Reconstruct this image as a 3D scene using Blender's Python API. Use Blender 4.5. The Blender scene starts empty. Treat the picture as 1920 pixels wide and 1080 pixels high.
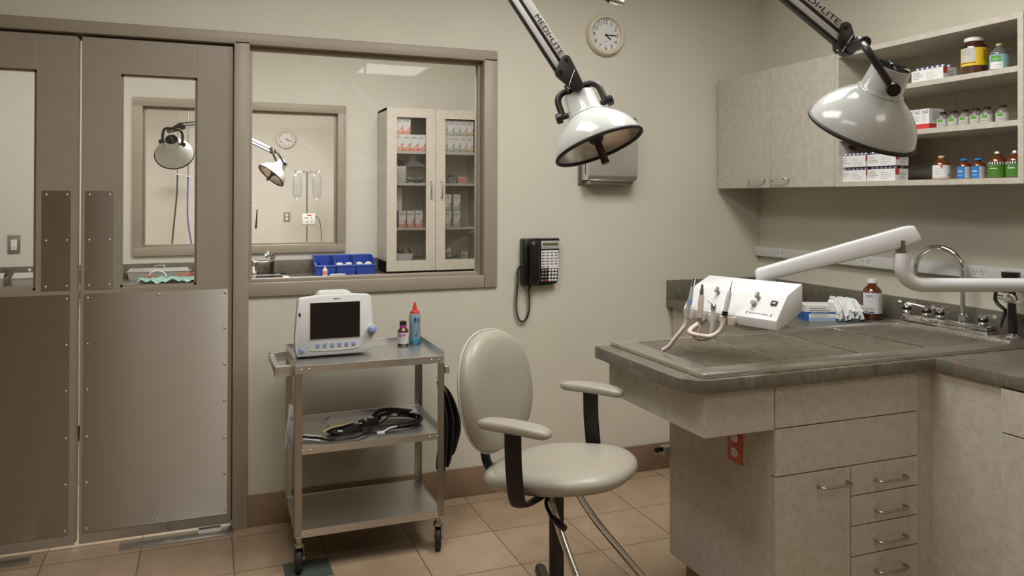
import bpy, bmesh, math, random
from mathutils import Vector, Matrix, Euler
random.seed(7)
S = bpy.context.scene
COL = S.collection
PI = math.pi
V = Vector

# ------------------------------------------------------------------ materials
def lin(c):
    return tuple(((v/255.0)/12.92 if v/255.0 <= .04045 else ((v/255.0+.055)/1.055)**2.4) for v in c)

MATS = {}
def new_mat(name):
    m = bpy.data.materials.new(name); m.use_nodes = True
    nt = m.node_tree
    for n in list(nt.nodes): nt.nodes.remove(n)
    out = nt.nodes.new('ShaderNodeOutputMaterial')
    MATS[name] = m
    return m, nt, out

def mat(name, col, rough=.5, metal=0.0, var=0.0, scale=20.0, bump=0.0, bscale=200.0, stretch=None, spec=.5,
        trans=0.0, coat=0.0, emit=0.0, col2=None, detail=4.0, coords='Object', sheen=0.0, rvar=0.0, alpha=1.0):
    m, nt, out = new_mat(name)
    N, Lk = nt.nodes, nt.links
    p = N.new('ShaderNodeBsdfPrincipled')
    c = lin(col)
    p.inputs['Base Color'].default_value = (*c, 1)
    p.inputs['Roughness'].default_value = rough
    p.inputs['Metallic'].default_value = metal
    p.inputs['Specular IOR Level'].default_value = spec
    p.inputs['Transmission Weight'].default_value = trans
    p.inputs['Coat Weight'].default_value = coat
    p.inputs['Alpha'].default_value = alpha
    if emit:
        p.inputs['Emission Color'].default_value = (*c, 1)
        p.inputs['Emission Strength'].default_value = emit
    tc = N.new('ShaderNodeTexCoord')
    mp = N.new('ShaderNodeMapping')
    Lk.new(tc.outputs[coords], mp.inputs['Vector'])
    if stretch: mp.inputs['Scale'].default_value = stretch
    if var or col2:
        nz = N.new('ShaderNodeTexNoise'); nz.inputs['Scale'].default_value = scale; nz.inputs['Detail'].default_value = detail
        Lk.new(mp.outputs[0], nz.inputs['Vector'])
        rp = N.new('ShaderNodeValToRGB')
        c2 = lin(col2) if col2 else tuple(v*(1-var) for v in c)
        c1 = c if col2 else tuple(min(1, v*(1+var)) for v in c)
        rp.color_ramp.elements[0].position = .35; rp.color_ramp.elements[1].position = .65
        rp.color_ramp.elements[0].color = (*c2, 1); rp.color_ramp.elements[1].color = (*c1, 1)
        Lk.new(nz.outputs['Fac'], rp.inputs['Fac'])
        Lk.new(rp.outputs['Color'], p.inputs['Base Color'])
    if bump or rvar:
        nb = N.new('ShaderNodeTexNoise'); nb.inputs['Scale'].default_value = bscale; nb.inputs['Detail'].default_value = 3
        Lk.new(mp.outputs[0], nb.inputs['Vector'])
        if bump:
            b = N.new('ShaderNodeBump'); b.inputs['Strength'].default_value = bump; b.inputs['Distance'].default_value = .002
            Lk.new(nb.outputs['Fac'], b.inputs['Height']); Lk.new(b.outputs[0], p.inputs['Normal'])
        if rvar:
            mr = N.new('ShaderNodeMapRange')
            mr.inputs['To Min'].default_value = max(.02, rough-rvar); mr.inputs['To Max'].default_value = rough+rvar
            Lk.new(nb.outputs['Fac'], mr.inputs['Value']); Lk.new(mr.outputs[0], p.inputs['Roughness'])
    Lk.new(p.outputs[0], out.inputs['Surface'])
    return m

def pane_mat(name, tint=(255, 255, 255), refl=1.0, rough=0.0, haze=0.0):
    m, nt, out = new_mat(name)
    N, Lk = nt.nodes, nt.links
    t = N.new('ShaderNodeBsdfTransparent'); t.inputs['Color'].default_value = (*lin(tint), 1)
    g = N.new('ShaderNodeBsdfGlossy'); g.inputs['Roughness'].default_value = rough
    f = N.new('ShaderNodeFresnel'); f.inputs['IOR'].default_value = 1.45
    mu = N.new('ShaderNodeMath'); mu.operation = 'MULTIPLY'; mu.inputs[1].default_value = refl
    mx = N.new('ShaderNodeMixShader')
    Lk.new(f.outputs[0], mu.inputs[0]); Lk.new(mu.outputs[0], mx.inputs['Fac'])
    Lk.new(t.outputs[0], mx.inputs[1]); Lk.new(g.outputs[0], mx.inputs[2])
    if haze:
        df = N.new('ShaderNodeBsdfDiffuse'); df.inputs['Color'].default_value = (*lin((206, 206, 200)), 1)
        m2 = N.new('ShaderNodeMixShader'); m2.inputs['Fac'].default_value = haze
        Lk.new(mx.outputs[0], m2.inputs[1]); Lk.new(df.outputs[0], m2.inputs[2]); Lk.new(m2.outputs[0], out.inputs['Surface'])
    else: Lk.new(mx.outputs[0], out.inputs['Surface'])
    return m

def laminate(name, c1, c2):
    """speckled linen-look laminate: fine noise mixed over a broad mottling"""
    m, nt, out = new_mat(name); N, Lk = nt.nodes, nt.links
    p = N.new('ShaderNodeBsdfPrincipled'); p.inputs['Roughness'].default_value = .45
    tc = N.new('ShaderNodeTexCoord')
    a = N.new('ShaderNodeTexNoise'); a.inputs['Scale'].default_value = 190; a.inputs['Detail'].default_value = 3
    b = N.new('ShaderNodeTexNoise'); b.inputs['Scale'].default_value = 28; b.inputs['Detail'].default_value = 5; b.inputs['Roughness'].default_value = .7
    Lk.new(tc.outputs['Object'], a.inputs['Vector']); Lk.new(tc.outputs['Object'], b.inputs['Vector'])
    mx = N.new('ShaderNodeMath'); mx.operation = 'MULTIPLY_ADD'; mx.inputs[1].default_value = .45
    ad = N.new('ShaderNodeMath'); ad.operation = 'MULTIPLY'; ad.inputs[1].default_value = .55
    Lk.new(b.outputs['Fac'], ad.inputs[0]); Lk.new(a.outputs['Fac'], mx.inputs[0]); Lk.new(ad.outputs[0], mx.inputs[2])
    rp = N.new('ShaderNodeValToRGB'); rp.color_ramp.elements[0].position = .36; rp.color_ramp.elements[1].position = .6
    rp.color_ramp.elements[0].color = (*lin(c2), 1); rp.color_ramp.elements[1].color = (*lin(c1), 1)
    Lk.new(mx.outputs[0], rp.inputs['Fac']); Lk.new(rp.outputs['Color'], p.inputs['Base Color'])
    Lk.new(p.outputs[0], out.inputs['Surface'])
    return m

def slate(name):
    """mottled grey-green and brown worktop laminate"""
    m, nt, out = new_mat(name); N, Lk = nt.nodes, nt.links
    p = N.new('ShaderNodeBsdfPrincipled'); p.inputs['Roughness'].default_value = .34
    tc = N.new('ShaderNodeTexCoord')
    a = N.new('ShaderNodeTexNoise'); a.inputs['Scale'].default_value = 11; a.inputs['Detail'].default_value = 8; a.inputs['Roughness'].default_value = .68
    a.inputs['Distortion'].default_value = .6
    Lk.new(tc.outputs['Object'], a.inputs['Vector'])
    rp = N.new('ShaderNodeValToRGB'); cr = rp.color_ramp
    cr.elements[0].position = .30; cr.elements[0].color = (*lin((74, 73, 66)), 1)
    cr.elements[1].position = .72; cr.elements[1].color = (*lin((138, 136, 126)), 1)
    for pos, c in ((.41, (106, 105, 95)), (.485, (130, 115, 98)), (.54, (102, 104, 95)), (.62, (124, 121, 110))):
        e = cr.elements.new(pos); e.color = (*lin(c), 1)
    Lk.new(a.outputs['Fac'], rp.inputs['Fac'])
    b = N.new('ShaderNodeTexNoise'); b.inputs['Scale'].default_value = 130; b.inputs['Detail'].default_value = 2
    Lk.new(tc.outputs['Object'], b.inputs['Vector'])
    mr = N.new('ShaderNodeMapRange'); mr.inputs['To Min'].default_value = .75; mr.inputs['To Max'].default_value = 1.2
    Lk.new(b.outputs['Fac'], mr.inputs['Value'])
    mm = N.new('ShaderNodeMix'); mm.data_type = 'RGBA'; mm.blend_type = 'MULTIPLY'; mm.inputs['Factor'].default_value = 1
    Lk.new(rp.outputs['Color'], mm.inputs['A']); Lk.new(mr.outputs[0], mm.inputs['B'])
    Lk.new(mm.outputs['Result'], p.inputs['Base Color']); Lk.new(p.outputs[0], out.inputs['Surface'])
    return m

def tiled(name, c1, c2, grout, x0, sx, y0, sy, gw, rough=.42, useY=True):
    """square tiles in world X/Y with grout joints, each tile slightly different"""
    m, nt, out = new_mat(name); N, Lk = nt.nodes, nt.links
    p = N.new('ShaderNodeBsdfPrincipled'); p.inputs['Roughness'].default_value = rough
    geo = N.new('ShaderNodeNewGeometry'); sep = N.new('ShaderNodeSeparateXYZ'); Lk.new(geo.outputs['Position'], sep.inputs[0])
    def mth(op, a, b=None):
        n = N.new('ShaderNodeMath'); n.operation = op
        for i, v in enumerate((a, b)):
            if v is None: continue
            if isinstance(v, (int, float)): n.inputs[i].default_value = v
            else: Lk.new(v, n.inputs[i])
        return n.outputs[0]
    def axis(o, a0, s):
        u = mth('DIVIDE', mth('SUBTRACT', o, a0), s)
        cell = mth('FLOOR', u); fr = mth('SUBTRACT', u, cell)
        d = mth('MULTIPLY', mth('MINIMUM', fr, mth('SUBTRACT', 1.0, fr)), s)
        return cell, d
    cx, dx = axis(sep.outputs['X'], x0, sx)
    if useY:
        cy, dy = axis(sep.outputs['Y'], y0, sy); d = mth('MINIMUM', dx, dy)
        seed = mth('ADD', mth('MULTIPLY', cx, 12.9), mth('MULTIPLY', cy, 7.3))
    else:
        d = dx; seed = mth('MULTIPLY', cx, 12.9)
    line = N.new('ShaderNodeMapRange'); line.inputs['From Min'].default_value = gw*.55; line.inputs['From Max'].default_value = gw*1.1
    Lk.new(d, line.inputs['Value'])
    wn = N.new('ShaderNodeTexWhiteNoise'); wn.noise_dimensions = '1D'; Lk.new(seed, wn.inputs['W'])
    nz = N.new('ShaderNodeTexNoise'); nz.inputs['Scale'].default_value = 7; nz.inputs['Detail'].default_value = 8; nz.inputs['Roughness'].default_value = .65
    Lk.new(geo.outputs['Position'], nz.inputs['Vector'])
    f = mth('ADD', mth('MULTIPLY', nz.outputs['Fac'], .75), mth('MULTIPLY', wn.outputs['Value'], .25))
    rp = N.new('ShaderNodeValToRGB'); rp.color_ramp.elements[0].position = .3; rp.color_ramp.elements[1].position = .68
    rp.color_ramp.elements[0].color = (*lin(c2), 1); rp.color_ramp.elements[1].color = (*lin(c1), 1)
    Lk.new(f, rp.inputs['Fac'])
    mx = N.new('ShaderNodeMix'); mx.data_type = 'RGBA'
    mx.inputs['A'].default_value = (*lin(grout), 1)
    Lk.new(line.outputs[0], mx.inputs['Factor']); Lk.new(rp.outputs['Color'], mx.inputs['B'])
    Lk.new(mx.outputs['Result'], p.inputs['Base Color'])
    bp = N.new('ShaderNodeBump'); bp.inputs['Strength'].default_value = .35; bp.inputs['Distance'].default_value = .002
    Lk.new(line.outputs[0], bp.inputs['Height']); Lk.new(bp.outputs[0], p.inputs['Normal'])
    Lk.new(p.outputs[0], out.inputs['Surface'])
    return m

def brushed(name, col, rough, aniso, axis):
    """brushed sheet steel: anisotropic reflections plus faint grain along one axis"""
    m, nt, out = new_mat(name); N, Lk = nt.nodes, nt.links
    p = N.new('ShaderNodeBsdfPrincipled'); p.inputs['Metallic'].default_value = 1
    p.inputs['Base Color'].default_value = (*lin(col), 1); p.inputs['Roughness'].default_value = rough
    p.inputs['Anisotropic'].default_value = aniso
    tg = N.new('ShaderNodeTangent'); tg.direction_type = 'UV_MAP'
    Lk.new(tg.outputs[0], p.inputs['Tangent'])
    tc = N.new('ShaderNodeTexCoord'); mp = N.new('ShaderNodeMapping'); mp.inputs['Scale'].default_value = (4, 4, 400)
    nz = N.new('ShaderNodeTexNoise'); nz.inputs['Scale'].default_value = 1.0; nz.inputs['Detail'].default_value = 2
    Lk.new(tc.outputs['Object'], mp.inputs['Vector']); Lk.new(mp.outputs[0], nz.inputs['Vector'])
    mr = N.new('ShaderNodeMapRange'); mr.inputs['To Min'].default_value = rough-.06; mr.inputs['To Max'].default_value = rough+.08
    Lk.new(nz.outputs['Fac'], mr.inputs['Value']); Lk.new(mr.outputs[0], p.inputs['Roughness'])
    Lk.new(p.outputs[0], out.inputs['Surface'])
    return m

M_WALL = mat('cream wall paint', (219, 215, 199), .6, var=.02, scale=3, bump=.06, bscale=420)
M_WALLF = mat('pale cream wall paint', (216, 213, 203), .6, var=.015, scale=3)
M_CEIL = mat('white ceiling board', (232, 230, 222), .8, var=.03, scale=60)
M_TRIM = mat('taupe trim paint', (166, 155, 139), .42, var=.02, scale=8)
M_TRIMD = mat('taupe door paint', (160, 150, 135), .4, var=.02, scale=6)
M_BASE = tiled('brown base tile', (152, 128, 104), (130, 106, 86), (128, 112, 96), 1.163, .351, 0, 1, .003, .45, False)
M_FLOOR = tiled('beige floor tile', (190, 165, 138), (162, 138, 112), (116, 104, 90), .104, .3555, -.43, .335, .0032)
M_TEAL = mat('dark teal tile', (84, 94, 88), .4, var=.12, scale=14)
M_LAM = laminate('beige speckled laminate', (204, 199, 187), (182, 174, 160))
M_LAM2 = laminate('pale speckled laminate', (212, 205, 194), (196, 188, 175))
M_CAPS = mat('grey vial cap', (150, 152, 168), .25, .6)
M_LAMIN = laminate('shelf inner laminate', (196, 186, 168), (176, 164, 146))
M_GAP = mat('dark joint', (50, 40, 30), .8)
M_TOP = slate('slate worktop')
M_STEEL = mat('stainless steel', (222, 221, 218), .36, 1.0, rvar=.08, bscale=40, stretch=(1, 30, 30))
M_SINK = mat('sink rim steel', (224, 221, 215), .31, 1.0, rvar=.06, bscale=30, stretch=(1, 20, 1))
M_STEELD = mat('worn stainless steel', (180, 175, 168), .34, 1.0, rvar=.1, bscale=60, stretch=(1, 25, 25))
M_KICK = brushed('brushed kick plate steel', (190, 186, 178), .33, 1.0, 'Z')
M_CHROME = mat('chrome', (225, 225, 225), .06, 1.0)
M_NICKEL = mat('satin nickel', (176, 172, 166), .28, 1.0)
M_WHITE = mat('white enamel', (226, 228, 229), .22, coat=.3)
M_WHITEM = mat('white plastic', (228, 229, 226), .4)
M_CREAMW = mat('cream white enamel', (202, 205, 201), .2, coat=.4)
M_BLACK = mat('black plastic', (22, 20, 18), .36)
M_BLACKM = mat('black metal', (42, 38, 35), .42)
M_RUBBER = mat('black rubber', (34, 32, 31), .6)
M_VINYL = mat('cream vinyl', (170, 164, 150), .36, var=.015, scale=30, bump=.05, bscale=500)
M_GREY = mat('grey plastic', (150, 148, 142), .45)
M_GREYL = mat('light grey plastic', (188, 188, 184), .45)
M_PANE = pane_mat('window glass', (254, 254, 254), .8)
M_CLEAR = pane_mat('clear bottle glass', (240, 240, 236), 1.5, .04, .16)
M_AMBER = mat('amber glass', (58, 26, 10), .08, spec=.7, coat=.5, var=.3, scale=25)
M_AMBERB = mat('amber bottle glass', (96, 46, 16), .08, spec=.7, coat=.5)
M_PILLS = mat('amber pills', (96, 58, 26), .3, col2=(52, 24, 10), scale=130, coat=.5)
M_PAPER = mat('white paper', (232, 232, 230), .7)
M_PAPERG = mat('pale grey paper', (196, 192, 184), .7)
M_INK = mat('grey print', (122, 124, 132), .7)
M_INKL = mat('faint print', (176, 178, 184), .7)
M_BLKINK = mat('black print', (30, 28, 28), .6)
M_BLUE = mat('blue bin plastic', (40, 76, 178), .35, coat=.2)
M_BLUEL = mat('bright blue print', (36, 122, 200), .5)
M_BLUED = mat('box blue print', (40, 98, 168), .5)
M_PERI = mat('periwinkle plastic', (150, 166, 214), .4)
M_RED = mat('red print', (206, 66, 58), .5)
M_ORANGE = mat('salmon print', (232, 138, 112), .55)
M_REDCAP = mat('red orange plastic', (226, 66, 44), .35)
M_OUTRED = mat('brick red outlet plate', (196, 92, 66), .45)
M_GREEN = mat('green print', (88, 160, 50), .5)
M_GREEND = mat('dark green print', (72, 124, 38), .5)
M_YELLOW = mat('yellow print', (232, 196, 40), .5)
M_MAG = mat('magenta print', (178, 68, 152), .5)
M_TAN = mat('tan print', (196, 172, 130), .6)
M_GELB = mat('blue gel', (74, 168, 206), .2, trans=.25, coat=.4)
M_GELC = mat('clear gel bottle plastic', (172, 206, 222), .2, trans=.4)
M_PINKH = mat('pinkish translucent hose', (232, 216, 206), .4)
M_TRAY = mat('bright tray steel', (214, 213, 208), .34, .6)
M_CLOCK = mat('cream clock rim', (224, 214, 194), .4)
M_TEALC = mat('teal cloth', (150, 188, 178), .9, var=.2, scale=60, bump=.5, bscale=60)
M_CLOTHB = mat('black nylon cloth', (30, 25, 23), .7, bump=.3, bscale=300)
M_WRAP = mat('clear wrap', (228, 232, 232), .25, trans=.2)
M_GLOVE = mat('white latex', (238, 240, 240), .5)
M_SCREEN = mat('dark screen', (30, 26, 24), .25)
M_LCD = mat('green lcd', (98, 104, 66), .3)
M_COPPER = mat('copper grille', (84, 56, 48), .5, .4, var=.4, scale=400)
M_REFL = mat('reflector aluminium', (226, 222, 220), .26, .85)
M_GRIP = mat('worn grate steel', (176, 168, 156), .38, .9, var=.12, scale=30)
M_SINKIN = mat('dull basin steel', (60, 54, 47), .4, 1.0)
M_COIL = mat('orange coil wire', (206, 122, 88), .5)
M_BAGC = pane_mat('clear fluid bag', (246, 247, 247), 2.2, .08, .3)
M_SMOKE = mat('clear crumpled plastic', (190, 186, 176), .2, trans=.5)
M_GOLD = mat('brass chain', (190, 160, 80), .35, 1.0)
M_BLUEHOSE = mat('blue hose', (96, 104, 170), .4)
M_GREYHOSE = mat('dark grey hose', (72, 68, 60), .5)
M_DIFF = mat('troffer diffuser', (255, 250, 238), .5, emit=2.2)

# ------------------------------------------------------------------ mesh builder
def catmull(pts, n=6, closed=False):
    P = [V(p) for p in pts]; out = []
    L = len(P)
    rng = range(L) if closed else range(L-1)
    for i in rng:
        p1, p2 = P[i], P[(i+1) % L]
        p0 = P[i-1] if (i > 0 or closed) else p1*2-p2
        p3 = P[(i+2) % L] if (i+2 < L or closed) else p2*2-p1
        for k in range(n):
            t = k/n
            out.append(.5*((2*p1)+(p2-p0)*t+(2*p0-5*p1+4*p2-p3)*t*t+(3*p1-p0-3*p2+p3)*t**3))
    if not closed: out.append(P[-1])
    return out

def frame(z, hint=None):
    z = V(z).normalized()
    h = V(hint) if hint is not None else (V((0, 0, 1)) if abs(z.z) < .95 else V((1, 0, 0)))
    x = h.cross(z).normalized() if hint is None else (h-z*h.dot(z)).normalized()
    y = z.cross(x)
    return x, y, z

def basis(o, x, y, z):
    return Matrix(((x[0], y[0], z[0], o[0]), (x[1], y[1], z[1], o[1]), (x[2], y[2], z[2], o[2]), (0, 0, 0, 1)))

class MB:
    def __init__(s): s.bm = bmesh.new()
    def _add(s, tmp, M=None, mi=0):
        if M is not None: bmesh.ops.transform(tmp, matrix=M, verts=tmp.verts)
        mp = {}
        for v in tmp.verts: mp[v] = s.bm.verts.new(v.co)
        for f in tmp.faces:
            try:
                nf = s.bm.faces.new([mp[v] for v in f.verts]); nf.material_index = mi if mi else f.material_index
            except ValueError: pass
        tmp.free(); return s
    def box(s, x0, x1, y0, y1, z0, z1, bev=0, M=None, mi=0, seg=2):
        t = bmesh.new()
        vs = [t.verts.new((x, y, z)) for x in (x0, x1) for y in (y0, y1) for z in (z0, z1)]
        for f in ((0, 1, 3, 2), (4, 6, 7, 5), (0, 4, 5, 1), (2, 3, 7, 6), (0, 2, 6, 4), (1, 5, 7, 3)):
            t.faces.new([vs[i] for i in f])
        if bev: bmesh.ops.bevel(t, geom=t.edges[:], offset=bev, segments=seg, affect='EDGES', profile=.5)
        return s._add(t, M, mi)
    def cyl(s, p0, p1, r0, r1=None, n=20, mi=0, caps=True):
        p0, p1 = V(p0), V(p1); r1 = r0 if r1 is None else r1
        x, y, z = frame(p1-p0)
        a = [s.bm.verts.new(p0+(x*math.cos(2*PI*i/n)+y*math.sin(2*PI*i/n))*r0) for i in range(n)]
        b = [s.bm.verts.new(p1+(x*math.cos(2*PI*i/n)+y*math.sin(2*PI*i/n))*r1) for i in range(n)]
        for i in range(n):
            f = s.bm.faces.new((a[i], a[(i+1) % n], b[(i+1) % n], b[i])); f.material_index = mi
        if caps:
            s.bm.faces.new(a[::-1]).material_index = mi; s.bm.faces.new(b).material_index = mi
        return s
    def tube(s, pts, r, n=10, closed=False, mi=0, flat=1.0, hint=None, caps=True):
        P = [V(p) for p in pts]; L = len(P)
        rs = r if isinstance(r, (list, tuple)) else [r]*L
        rings = []; x = None
        for i in range(L):
            a = P[i-1] if (i > 0 or closed) else P[i]; b = P[(i+1) % L] if (i+1 < L or closed) else P[i]
            t = (b-a)
            if t.length < 1e-9: t = V((0, 0, 1))
            t.normalize()
            if x is None: x, y, _ = frame(t, hint)
            else:
                x = (x-t*x.dot(t)); x.normalize(); y = t.cross(x)
            rings.append([s.bm.verts.new(P[i]+(x*math.cos(2*PI*k/n)*flat+y*math.sin(2*PI*k/n))*rs[i]) for k in range(n)])
        for i in range(L if closed else L-1):
            a, b = rings[i], rings[(i+1) % L]
            for k in range(n):
                f = s.bm.faces.new((a[k], a[(k+1) % n], b[(k+1) % n], b[k])); f.material_index = mi
        if not closed and caps:
            s.bm.faces.new(rings[0][::-1]).material_index = mi; s.bm.faces.new(rings[-1]).material_index = mi
        return s
    def lathe(s, prof, M=None, n=32, mi=0, a0=0.0, a1=2*PI, closed_prof=False):
        t = bmesh.new(); full = abs(a1-a0-2*PI) < 1e-6
        m = n if full else n+1
        cols = []
        for i in range(m):
            a = a0+(a1-a0)*i/n
            cols.append([t.verts.new((r*math.cos(a), r*math.sin(a), z)) for r, z in prof])
        K = len(prof)
        for i in range(n):
            A, B = cols[i], cols[(i+1) % m]
            for k in range(K if closed_prof else K-1):
                k2 = (k+1) % K
                t.faces.new((A[k], B[k], B[k2], A[k2]))
        bmesh.ops.remove_doubles(t, verts=t.verts, dist=1e-6)
        return s._add(t, M, mi)
    def prism(s, poly, vec, mi=0, bev=0, M=None):
        t = bmesh.new()
        a = [t.verts.new(V(p)) for p in poly]; b = [t.verts.new(V(p)+V(vec)) for p in poly]
        n = len(poly)
        t.faces.new(a[::-1]); t.faces.new(b)
        for i in range(n): t.faces.new((a[i], a[(i+1) % n], b[(i+1) % n], b[i]))
        bmesh.ops.recalc_face_normals(t, faces=t.faces)
        if bev: bmesh.ops.bevel(t, geom=t.edges[:], offset=bev, segments=2, affect='EDGES', profile=.5)
        return s._add(t, M, mi)
    def ell(s, c, r, M=None, mi=0, u=20, v=12):
        t = bmesh.new(); bmesh.ops.create_uvsphere(t, u_segments=u, v_segments=v, radius=1)
        rr = r if isinstance(r, (tuple, list)) else (r, r, r)
        bmesh.ops.transform(t, matrix=Matrix.Translation(V(c)) @ Matrix.Diagonal((*rr, 1)), verts=t.verts)
        return s._add(t, M, mi)
    def pillow(s, a, b, prof, ex=2.6, zf=None, M=None, n=56, mi=0):
        """stack of superellipse rings: prof = [(scale, z)], both ends closed"""
        t = bmesh.new(); rings = []
        for sc, z in prof:
            ring = []
            for i in range(n):
                th = 2*PI*i/n; c, q = math.cos(th), math.sin(th)
                x = a*sc*math.copysign(abs(c)**(2/ex), c); y = b*sc*math.copysign(abs(q)**(2/ex), q)
                ring.append(t.verts.new((x, y, z+(zf(x, y) if zf else 0))))
            rings.append(ring)
        for A, B in zip(rings, rings[1:]):
            for i in range(n): t.faces.new((A[i], A[(i+1) % n], B[(i+1) % n], B[i]))
        t.faces.new(rings[0][::-1]); t.faces.new(rings[-1])
        return s._add(t, M, mi)
    def plate(s, w, h, th, rad, M, n=6, mi=0, bev=0):
        pts = []
        for cx, cy, st in ((w/2-rad, h/2-rad, 0), (-w/2+rad, h/2-rad, 1), (-w/2+rad, -h/2+rad, 2), (w/2-rad, -h/2+rad, 3)):
            for i in range(n+1):
                a = (st+i/n)*PI/2; pts.append((cx+rad*math.cos(a), cy+rad*math.sin(a), 0))
        return s.prism(pts, (0, 0, th), mi=mi, M=M, bev=bev)
    def build(s, name, m, parent=None, loc=None, angle=38, flat=False):
        bmesh.ops.recalc_face_normals(s.bm, faces=s.bm.faces)
        me = bpy.data.meshes.new(name); s.bm.to_mesh(me); s.bm.free()
        for x in (m if isinstance(m, (list, tuple)) else [m]): me.materials.append(x)
        o = bpy.data.objects.new(name, me); COL.objects.link(o)
        if not flat:
            me.shade_smooth(); me.set_sharp_from_angle(angle=math.radians(angle))
        if parent is not None: o.parent = parent
        if loc is not None: o.location = loc
        return o

def tag(o, label=None, cat=None, group=None, kind=None):
    if label: o['label'] = label
    if cat: o['category'] = cat
    if group: o['group'] = group
    if kind: o['kind'] = kind
    return o
def thing(name, label, cat, loc=(0, 0, 0), rz=0.0, group=None):
    o = bpy.data.objects.new(name, None); COL.objects.link(o); o.empty_display_size = .05
    o.location = loc; o.rotation_euler = (0, 0, rz)
    return tag(o, label, cat, group)
def struct(o, label, cat='structure'):
    return tag(o, label, cat, None, 'structure')
def copy_tree(o, parent=None):
    c = o.copy(); COL.objects.link(c)
    if parent is not None: c.parent = parent
    for ch in [x for x in o.children]: copy_tree(ch, c)
    return c

def face_m(o, normal='-y', rot=0):
    """matrix for flat detail: local x to the right, y up, z out of the surface"""
    if normal == '-y': x, y = V((1, 0, 0)), V((0, 0, 1))
    elif normal == '-x': x, y = V((0, -1, 0)), V((0, 0, 1))
    elif normal == 'z': x, y = V((1, 0, 0)), V((0, 1, 0))
    else: x, y = normal
    x, y = V(x), V(y)
    z = x.cross(y)
    return basis(V(o), x, y, z) @ Matrix.Rotation(rot, 4, 'Z')

def text_mb(mb, txt, M, width=None, height=None, mi=0, ext=.0004, align='CENTER', spacing=1.0):
    """add filled lettering to a mesh builder; M has x right, y up, z out"""
    cu = bpy.data.curves.new('lettering', 'FONT'); cu.body = txt; cu.align_x = align; cu.align_y = 'CENTER'
    cu.extrude = 0; cu.size = 1; cu.space_character = spacing; cu.resolution_u = 3
    o = bpy.data.objects.new('lettering', cu); COL.objects.link(o)
    bpy.context.view_layer.update()
    me = bpy.data.meshes.new_from_object(o.evaluated_get(bpy.context.evaluated_depsgraph_get()))
    bpy.data.objects.remove(o); bpy.data.curves.remove(cu)
    t = bmesh.new(); t.from_mesh(me); bpy.data.meshes.remove(me)
    xs = [v.co.x for v in t.verts]; ys = [v.co.y for v in t.verts]
    if not xs: t.free(); return
    cx, cy = (min(xs)+max(xs))/2, (min(ys)+max(ys))/2
    w, h = max(xs)-min(xs), max(ys)-min(ys)
    sx = width/w if width else height/h; sy = height/h if height else sx
    for v in t.verts: v.co = V(((v.co.x-(cx if align == 'CENTER' else min(xs)))*sx, (v.co.y-cy)*sy, ext))
    mb._add(t, M, mi)

def lines_mb(mb, M, w, h, rows, lw=.6, mi=0, ext=.0003, seed=1, th=.3):
    """illegible small print: rows of thin dashes within w x h"""
    rnd = random.Random(seed)
    for r in range(rows):
        y = h/2-(r+.5)*h/rows; x = -w/2; end = -w/2+w*(lw+(1-lw)*rnd.random())
        hh = h/rows*th
        while x < end:
            d = min(end-x, w*rnd.uniform(.1, .3))
            mb.box(x, x+d, y-hh/2, y+hh/2, 0, ext, M=M, mi=mi); x += d+w*.035
# ------------------------------------------------------------------ room shell
XR = 2.947; XL = -2.2; XW = -4.0; YF = -6.4; CZ = 2.74; T = .12; Y2 = 2.2; Y3 = 6.1
b = MB(); b.box(XW-T, XR+T, YF-T, Y3+T, -.1, 0)
floor = struct(b.build('floor', M_FLOOR, flat=True), 'beige square ceramic tile floor with thin dark grout')
t = MB(); t.box(-.088, .088, -.08, .08, -.001, .0012); t.build('accent_tile', M_TEAL, floor, (.372, -.505, 0))
floor.children[0]['label'] = 'small dark teal tile'
b = MB(); b.box(XW-T, XR+T, YF-T, Y3+T, CZ, CZ+.1); struct(b.build('ceiling', M_CEIL, flat=True), 'white ceiling')
# back wall with the door and window openings
b = MB()
b.box(XW, -1.16, 0, T, 0, CZ); b.box(-1.16, 1.30, 0, T, 2.165, CZ); b.box(1.30, XR+T, 0, T, 0, CZ)
b.box(.14, 1.30, 0, T, 0, 1.05)
struct(b.build('wall_back', M_WALL, flat=True), 'cream painted wall with door and window openings')
b = MB(); b.box(XR, XR+T, YF, 0, 0, CZ); struct(b.build('wall_right', M_WALL, flat=True), 'cream painted wall behind the cabinets')
b = MB(); b.box(XW-T, XW, YF, T, 0, CZ); struct(b.build('wall_left', M_WALL, flat=True), 'cream painted side wall')
b = MB(); b.box(XL-T, XL, T, Y3, 0, CZ); struct(b.build('wall_far_left', M_WALLF, flat=True), 'pale left wall of the rooms beyond')
b = MB(); b.box(XW-T, XR+T, YF-T, YF, 0, CZ); struct(b.build('wall_front', M_WALL, flat=True), 'cream painted wall behind the viewer')
# scrub room far wall with its own window opening
wx0, wx1, wz0, wz1 = -.473, .953, 1.06, 2.14
b = MB()
b.box(XL, wx0+.03, Y2, Y2+T, 0, CZ); b.box(wx1-.03, XR+T, Y2, Y2+T, 0, CZ)
b.box(wx0+.03, wx1-.03, Y2, Y2+T, 0, wz0+.03); b.box(wx0+.03, wx1-.03, Y2, Y2+T, wz1-.03, CZ)
struct(b.build('wall_scrub_room', M_WALLF, flat=True), 'cream wall of the small room seen through the window')
b = MB(); b.box(XL, XR+T, Y3, Y3+T, 0, CZ); struct(b.build('wall_far', M_WALLF, flat=True), 'pale far wall of the third room')
b = MB(); b.box(XR, XR+T, T, Y3, 0, CZ); struct(b.build('wall_far_right', M_WALLF, flat=True), 'pale right wall of the rooms beyond')

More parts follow.
